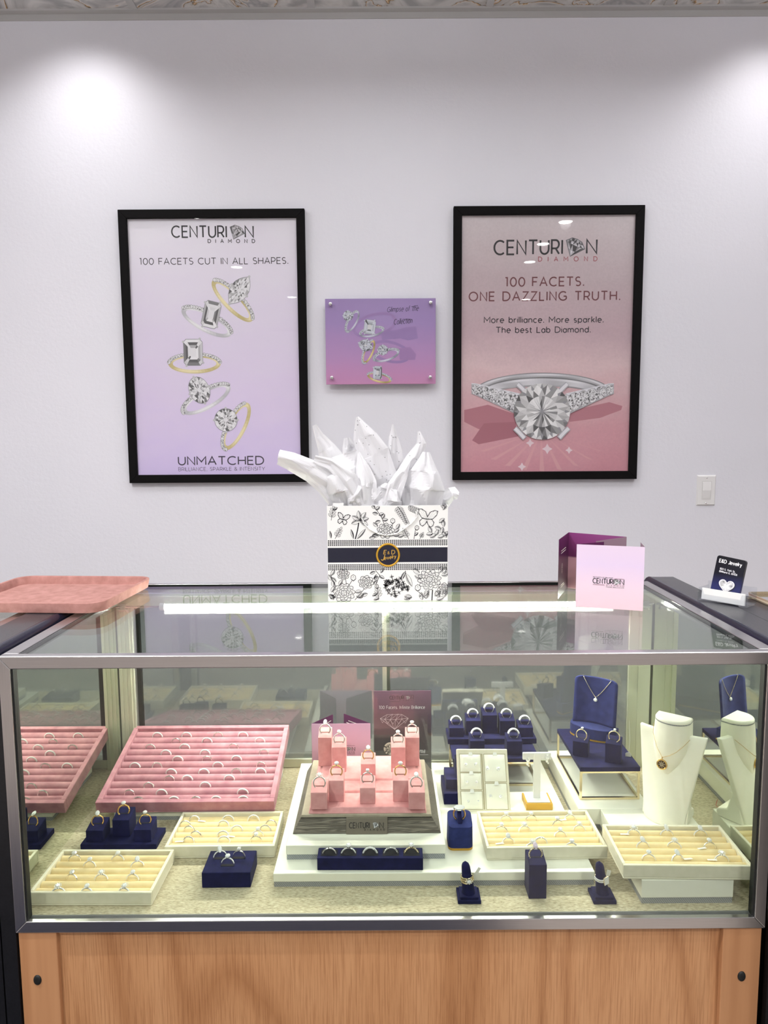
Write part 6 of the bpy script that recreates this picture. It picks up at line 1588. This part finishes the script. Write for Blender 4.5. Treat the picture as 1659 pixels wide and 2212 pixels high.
ch = thing('necklace', 'fine gold chain with a single diamond pendant on the blue necklace board', 'necklace', bs(-.0005, .55))
def chain(parent, pts, r, mat, name='chain'):
    m = MB(); 
    L_ = [Vector(p)-parent.location for p in pts]; m.tube(L_, r*.55, 6)
    for i in range(len(L_)-1):
        n = max(1, int((L_[i+1]-L_[i]).length/(r*3.2)))
        for k in range(n): p = L_[i].lerp(L_[i+1], k/n); m.ball(p, r, 6, 4)
    return m.build(name, mat, parent)
chain(ch, [bs(-.0285, .995)+Vector((0, .004, .002)), bs(-.0285, .985), bs(-.020, .83), bs(-.010, .68), bs(-.0008, .565), bs(.010, .68), bs(.021, .83), bs(.0315, .985), bs(.0315, .995)+Vector((0, .004, .002))], .0009, M['gold_pale'])
m = MB(Matrix.Translation(bs(-.0008, .52)-ch.location) @ Matrix.Rotation(yaw, 4, 'Z') @ Matrix.Rotation(pi/2, 4, 'X')); gem(m, (0, 0, .001), .0044, 10); m.build('pendant', M['gem'], ch)
m = MB(); q = bs(-.0008, .552)-ch.location; m.ball(q, .0011, 6, 4); m.build('bail', M['gold'], ch)
# two turned blocks on the riser
for k, (pc, pl_, pr_, top_, kd) in enumerate((((1269.5, 1637), (1238.4, 1630.6), (1278.6, 1630), (1265.5, 1606), 'bezel'), ((1340.6, 1651.8), (1309.5, 1643), (1351.5, 1642), (1338, 1610.5), 'bezel'))):
    c = onz(*pc, RZ2); l = onz(*pl_, RZ2); w = .031; s_ = ('left', 'right')[k]; yw = radians(-24)
    zf = ony(top_[0], top_[1], c.y).z-RZ2; d = .028; rise = .007
    rb = thing('ring_block', 'turned navy ring block on the gold-legged riser, %s of the two' % s_, 'ring stand', (c.x, c.y, RZ2+.0002), yw)
    MB().prism([(0, 0), (d, 0), (d, zf+rise), (0, zf)], -w, 0, 'x').build('block', M['navy'], rb, bevel=.0009)
    slot_mesh(w/2, d, zf, rise).build('slot', M['slot'], rb, (-w/2, 0, 0))
    p = rb.matrix_world if 0 else Matrix.LocRotScale(rb.location, rb.rotation_euler, None)
    ring('bezel', p @ Vector((-w/2, d*.5, zf+rise*.5+.0062)), 'pale gold open band with bezel stone on the %s turned navy block' % s_, yw-.25, radians(-14), 0, 'bezel rings on the riser blocks', 0, 1.12)
pt = thing('price_tag', 'white price tag hanging beside the right turned navy block', 'price tag', ony(1357, 1636, 1.392), radians(-10))
MB().prism([(-.0058, -.010), (.0058, -.010), (.0058, .008), (.003, .0105), (-.003, .0105), (-.0058, .008)], 0, .0006, 'y').build('card', M['paper'], pt)
MB().tube([(.001, .0003, .0095), (.003, .004, .035), (.002, .012, .075)], .00035, 5).build('string', M['white'], pt)
m = MB()
for k in range(4): m.box(-.0045+k*.0024, -.0030+k*.0024, -.0002, 0, -.0085, -.0068)
m.build('print', M['dark'], pt)

# bust -----------------------------------------------------------------
bu = thing('necklace_bust', 'cream leatherette necklace bust at the right end of the showcase', 'necklace stand', (.5310, 1.2640, PZ+.0002), radians(-38))
def bust_front(u, v):
    s = u*2-1
    zz = [0, .03, .07, .110, .135, .152, .1640]; ww = [.0370 + .0255*q/.164 for q in zz]
    z = .1640*v; i = min(5, max(k for k in range(7) if zz[k] <= z+1e-9)); f = (z-zz[i])/(zz[i+1]-zz[i]); w = ww[i]*(1-f)+ww[i+1]*f
    y = -.006 + .042*v + .010*s*s - .010*(1-v)*(1-s*s)
    return Vector((w*s, y, z))
m = MB(); NU, NV = 20, 14; TH = .010
vs = [bust_front(i/NU, j/NV) for j in range(NV+1) for i in range(NU+1)]; o_ = len(vs)
vs += [bust_front(i/NU, j/NV)+Vector((0, TH, 0)) for j in range(NV+1) for i in range(NU+1)]
W1 = NU+1; fs = []
for j in range(NV):
    for i in range(NU):
        a = j*W1+i; fs += [(a, a+1, a+W1+1, a+W1), (o_+a, o_+a+W1, o_+a+W1+1, o_+a+1)]
    fs += [(j*W1, (j+1)*W1, o_+(j+1)*W1, o_+j*W1), (j*W1+NU, o_+j*W1+NU, o_+(j+1)*W1+NU, (j+1)*W1+NU)]
for i in range(NU): fs += [(i, o_+i, o_+i+1, i+1), (NV*W1+i, NV*W1+i+1, o_+NV*W1+i+1, o_+NV*W1+i)]
M['bust'] = grained('cream bust leatherette', srgb(243, 240, 226), srgb(247, 244, 232), 120, 0.45, 0.06)
m.add(vs, fs, True); m.build('chest', M['bust'], bu, bevel=.0015)
m = MB(); prof = []; N = 24                                           # neck: a half cylinder flaring into the chest, cut level on top
rings_ = []
for z, wx, wy, yc in ((.090, .006, .004, .016), (.110, .020, .012, .023), (.132, .0305, .020, .033), (.154, .0335, .026, .040), (.172, .0330, .029, .044), (.186, .0328, .030, .047)):
    rings_.append([(wx*cos(pi+pi*k/N), yc - wy*sin(pi*k/N), z) for k in range(N+1)])
vs = [p for r in rings_ for p in r]; W1 = N+1
fs = [(j*W1+i, j*W1+i+1, (j+1)*W1+i+1, (j+1)*W1+i) for j in range(len(rings_)-1) for i in range(N)]
vs2 = [(p[0], .048, p[2]) for r in rings_ for p in (r[0], r[-1])]
m.add(vs, fs, True)
nb_ = len(rings_)
m.add([r[0] for r in rings_]+[(r[0][0], .062, r[0][2]) for r in rings_], [(i, i+1, nb_+i+1, nb_+i) for i in range(nb_-1)], False)
m.add([r[-1] for r in rings_]+[(r[-1][0], .062, r[-1][2]) for r in rings_], [(i, nb_+i, nb_+i+1, i+1) for i in range(nb_-1)], False)
m.add([(r[0][0], .062, r[0][2]) for r in rings_]+[(r[-1][0], .062, r[-1][2]) for r in rings_], [(i, i+1, nb_+i+1, nb_+i) for i in range(nb_-1)], False)
m.build('neck', M['bust'], bu)
last = rings_[-1]
capo = [(p[0]*1.0, p[1]) for p in last] + [(.0328, .062), (-.0328, .062)]
m = MB(); m.prism([(p[0]*.995, .045+(p[1]-.045)*.985) for p in capo], .186, .1885); m.build('neck_trim', M['band'], bu)
m = MB(); 
def dome(z, k): return [(p[0]*k, .048+(p[1]-.048)*k, z) for p in capo]
rs = [dome(.1885, 1.0), dome(.1905, .995), dome(.1925, .96), dome(.1935, .86)]; n = len(capo)
m.add([p for r in rs for p in r], [(j*n+i, j*n+(i+1) % n, (j+1)*n+(i+1) % n, (j+1)*n+i) for j in range(3) for i in range(n)], True); m.add(rs[-1], [list(range(n))], False)
m.build('neck_cap', M['bust'], bu)
m = MB(); m.prism([(.008, 0), (.058, 0), (.060, .010), (.058, .016), (.040, .022), (.030, .060), (.020, .060)], -.042, .042, 'x'); m.build('rear_foot', M['bust'], bu, bevel=.003, seg=3)
bum = Matrix.LocRotScale(bu.location, bu.rotation_euler, None)
def neckp(s, z):
    zs = [r[0][2] for r in rings_]; z = min(max(z, zs[0]), zs[-1]); i = min(len(zs)-2, max(k for k in range(len(zs)) if zs[k] <= z)); f = (z-zs[i])/(zs[i+1]-zs[i])
    k = (s+1)/2*N; k0 = min(N-1, int(k)); g = k-k0
    A_ = Vector(rings_[i][k0]).lerp(Vector(rings_[i][k0+1]), g); B_ = Vector(rings_[i+1][k0]).lerp(Vector(rings_[i+1][k0+1]), g)
    return A_.lerp(B_, f)
def bp(x, z, lift=.0022):
    v = z/.164
    best = None
    if v <= 1:
        s = x/ (.0370 + (.0625-.037)*v); s = max(-1, min(1, s)); best = Vector((x, -.006+.042*v+.010*s*s-.010*(1-v)*(1-s*s), z))
    zs = min(max(z, .090), .186)
    for q in range(41):
        p = neckp(q/20-1, zs)
        if abs(p.x-x) < .002 and z >= .090 and (best is None or p.y < best.y): best = Vector((x, p.y, z))
    return bum @ (best + Vector((0, -lift, 0)))
pn = thing('necklace', 'fine gold chain with a round openwork star medallion on the cream bust', 'necklace', bp(-.008, .110))
chain(pn, [bp(-.0326, .176), bp(-.031, .160), bp(-.026, .150), bp(-.019, .136), bp(-.008, .122), bp(.004, .128), bp(.016, .137), bp(.027, .149), bp(.0352, .160, .004)], .00058, M['gold'])
mp = Matrix.Translation(bp(-.008, .108)-pn.location) @ Matrix.Rotation(radians(-38), 4, 'Z') @ Matrix.Rotation(radians(-10), 4, 'X')
m = MB(mp); band_mesh(m, .0088, .0014, 30); m.build('medallion_rim', M['gold'], pn)
m = MB(mp); m.prism([(.0085*cos(2*pi*k/24), .0085*sin(2*pi*k/24)) for k in range(24)], .0002, .0008, 'y'); m.build('medallion_back', plain('dark bronze enamel', srgb(92, 66, 18), .4, .5), pn)
m = MB(mp)
for k in range(8):
    a_ = 2*pi*k/8+.2; m.prism([(.0012*cos(a_-1.2), .0012*sin(a_-1.2)), (.0045*cos(a_-.16), .0045*sin(a_-.16)), (.0082*cos(a_), .0082*sin(a_)), (.0045*cos(a_+.16), .0045*sin(a_+.16)), (.0012*cos(a_+1.2), .0012*sin(a_+1.2))], -.0010, .0004, 'y')
m.build('star', M['gold_pale'], pn)
m = MB(); m.tube([bp(-.008, .123)-pn.location, bp(-.008, .118)-pn.location], .0009, 6); m.build('bail', M['gold'], pn)
mt = thing('price_tag', 'small cream tag on a red thread lying behind the bust foot', 'price tag', (.575, 1.302, PZ+.0006), .4)
MB().box(-.010, .010, -.006, .006, 0, .0006).build('card', M['paper'], mt); MB().tube([(.010, 0, .001), (.016, .006, .004), (.013, .014, .012)], .0006, 5).build('string', plain('red thread', srgb(196, 84, 74), .7), mt)
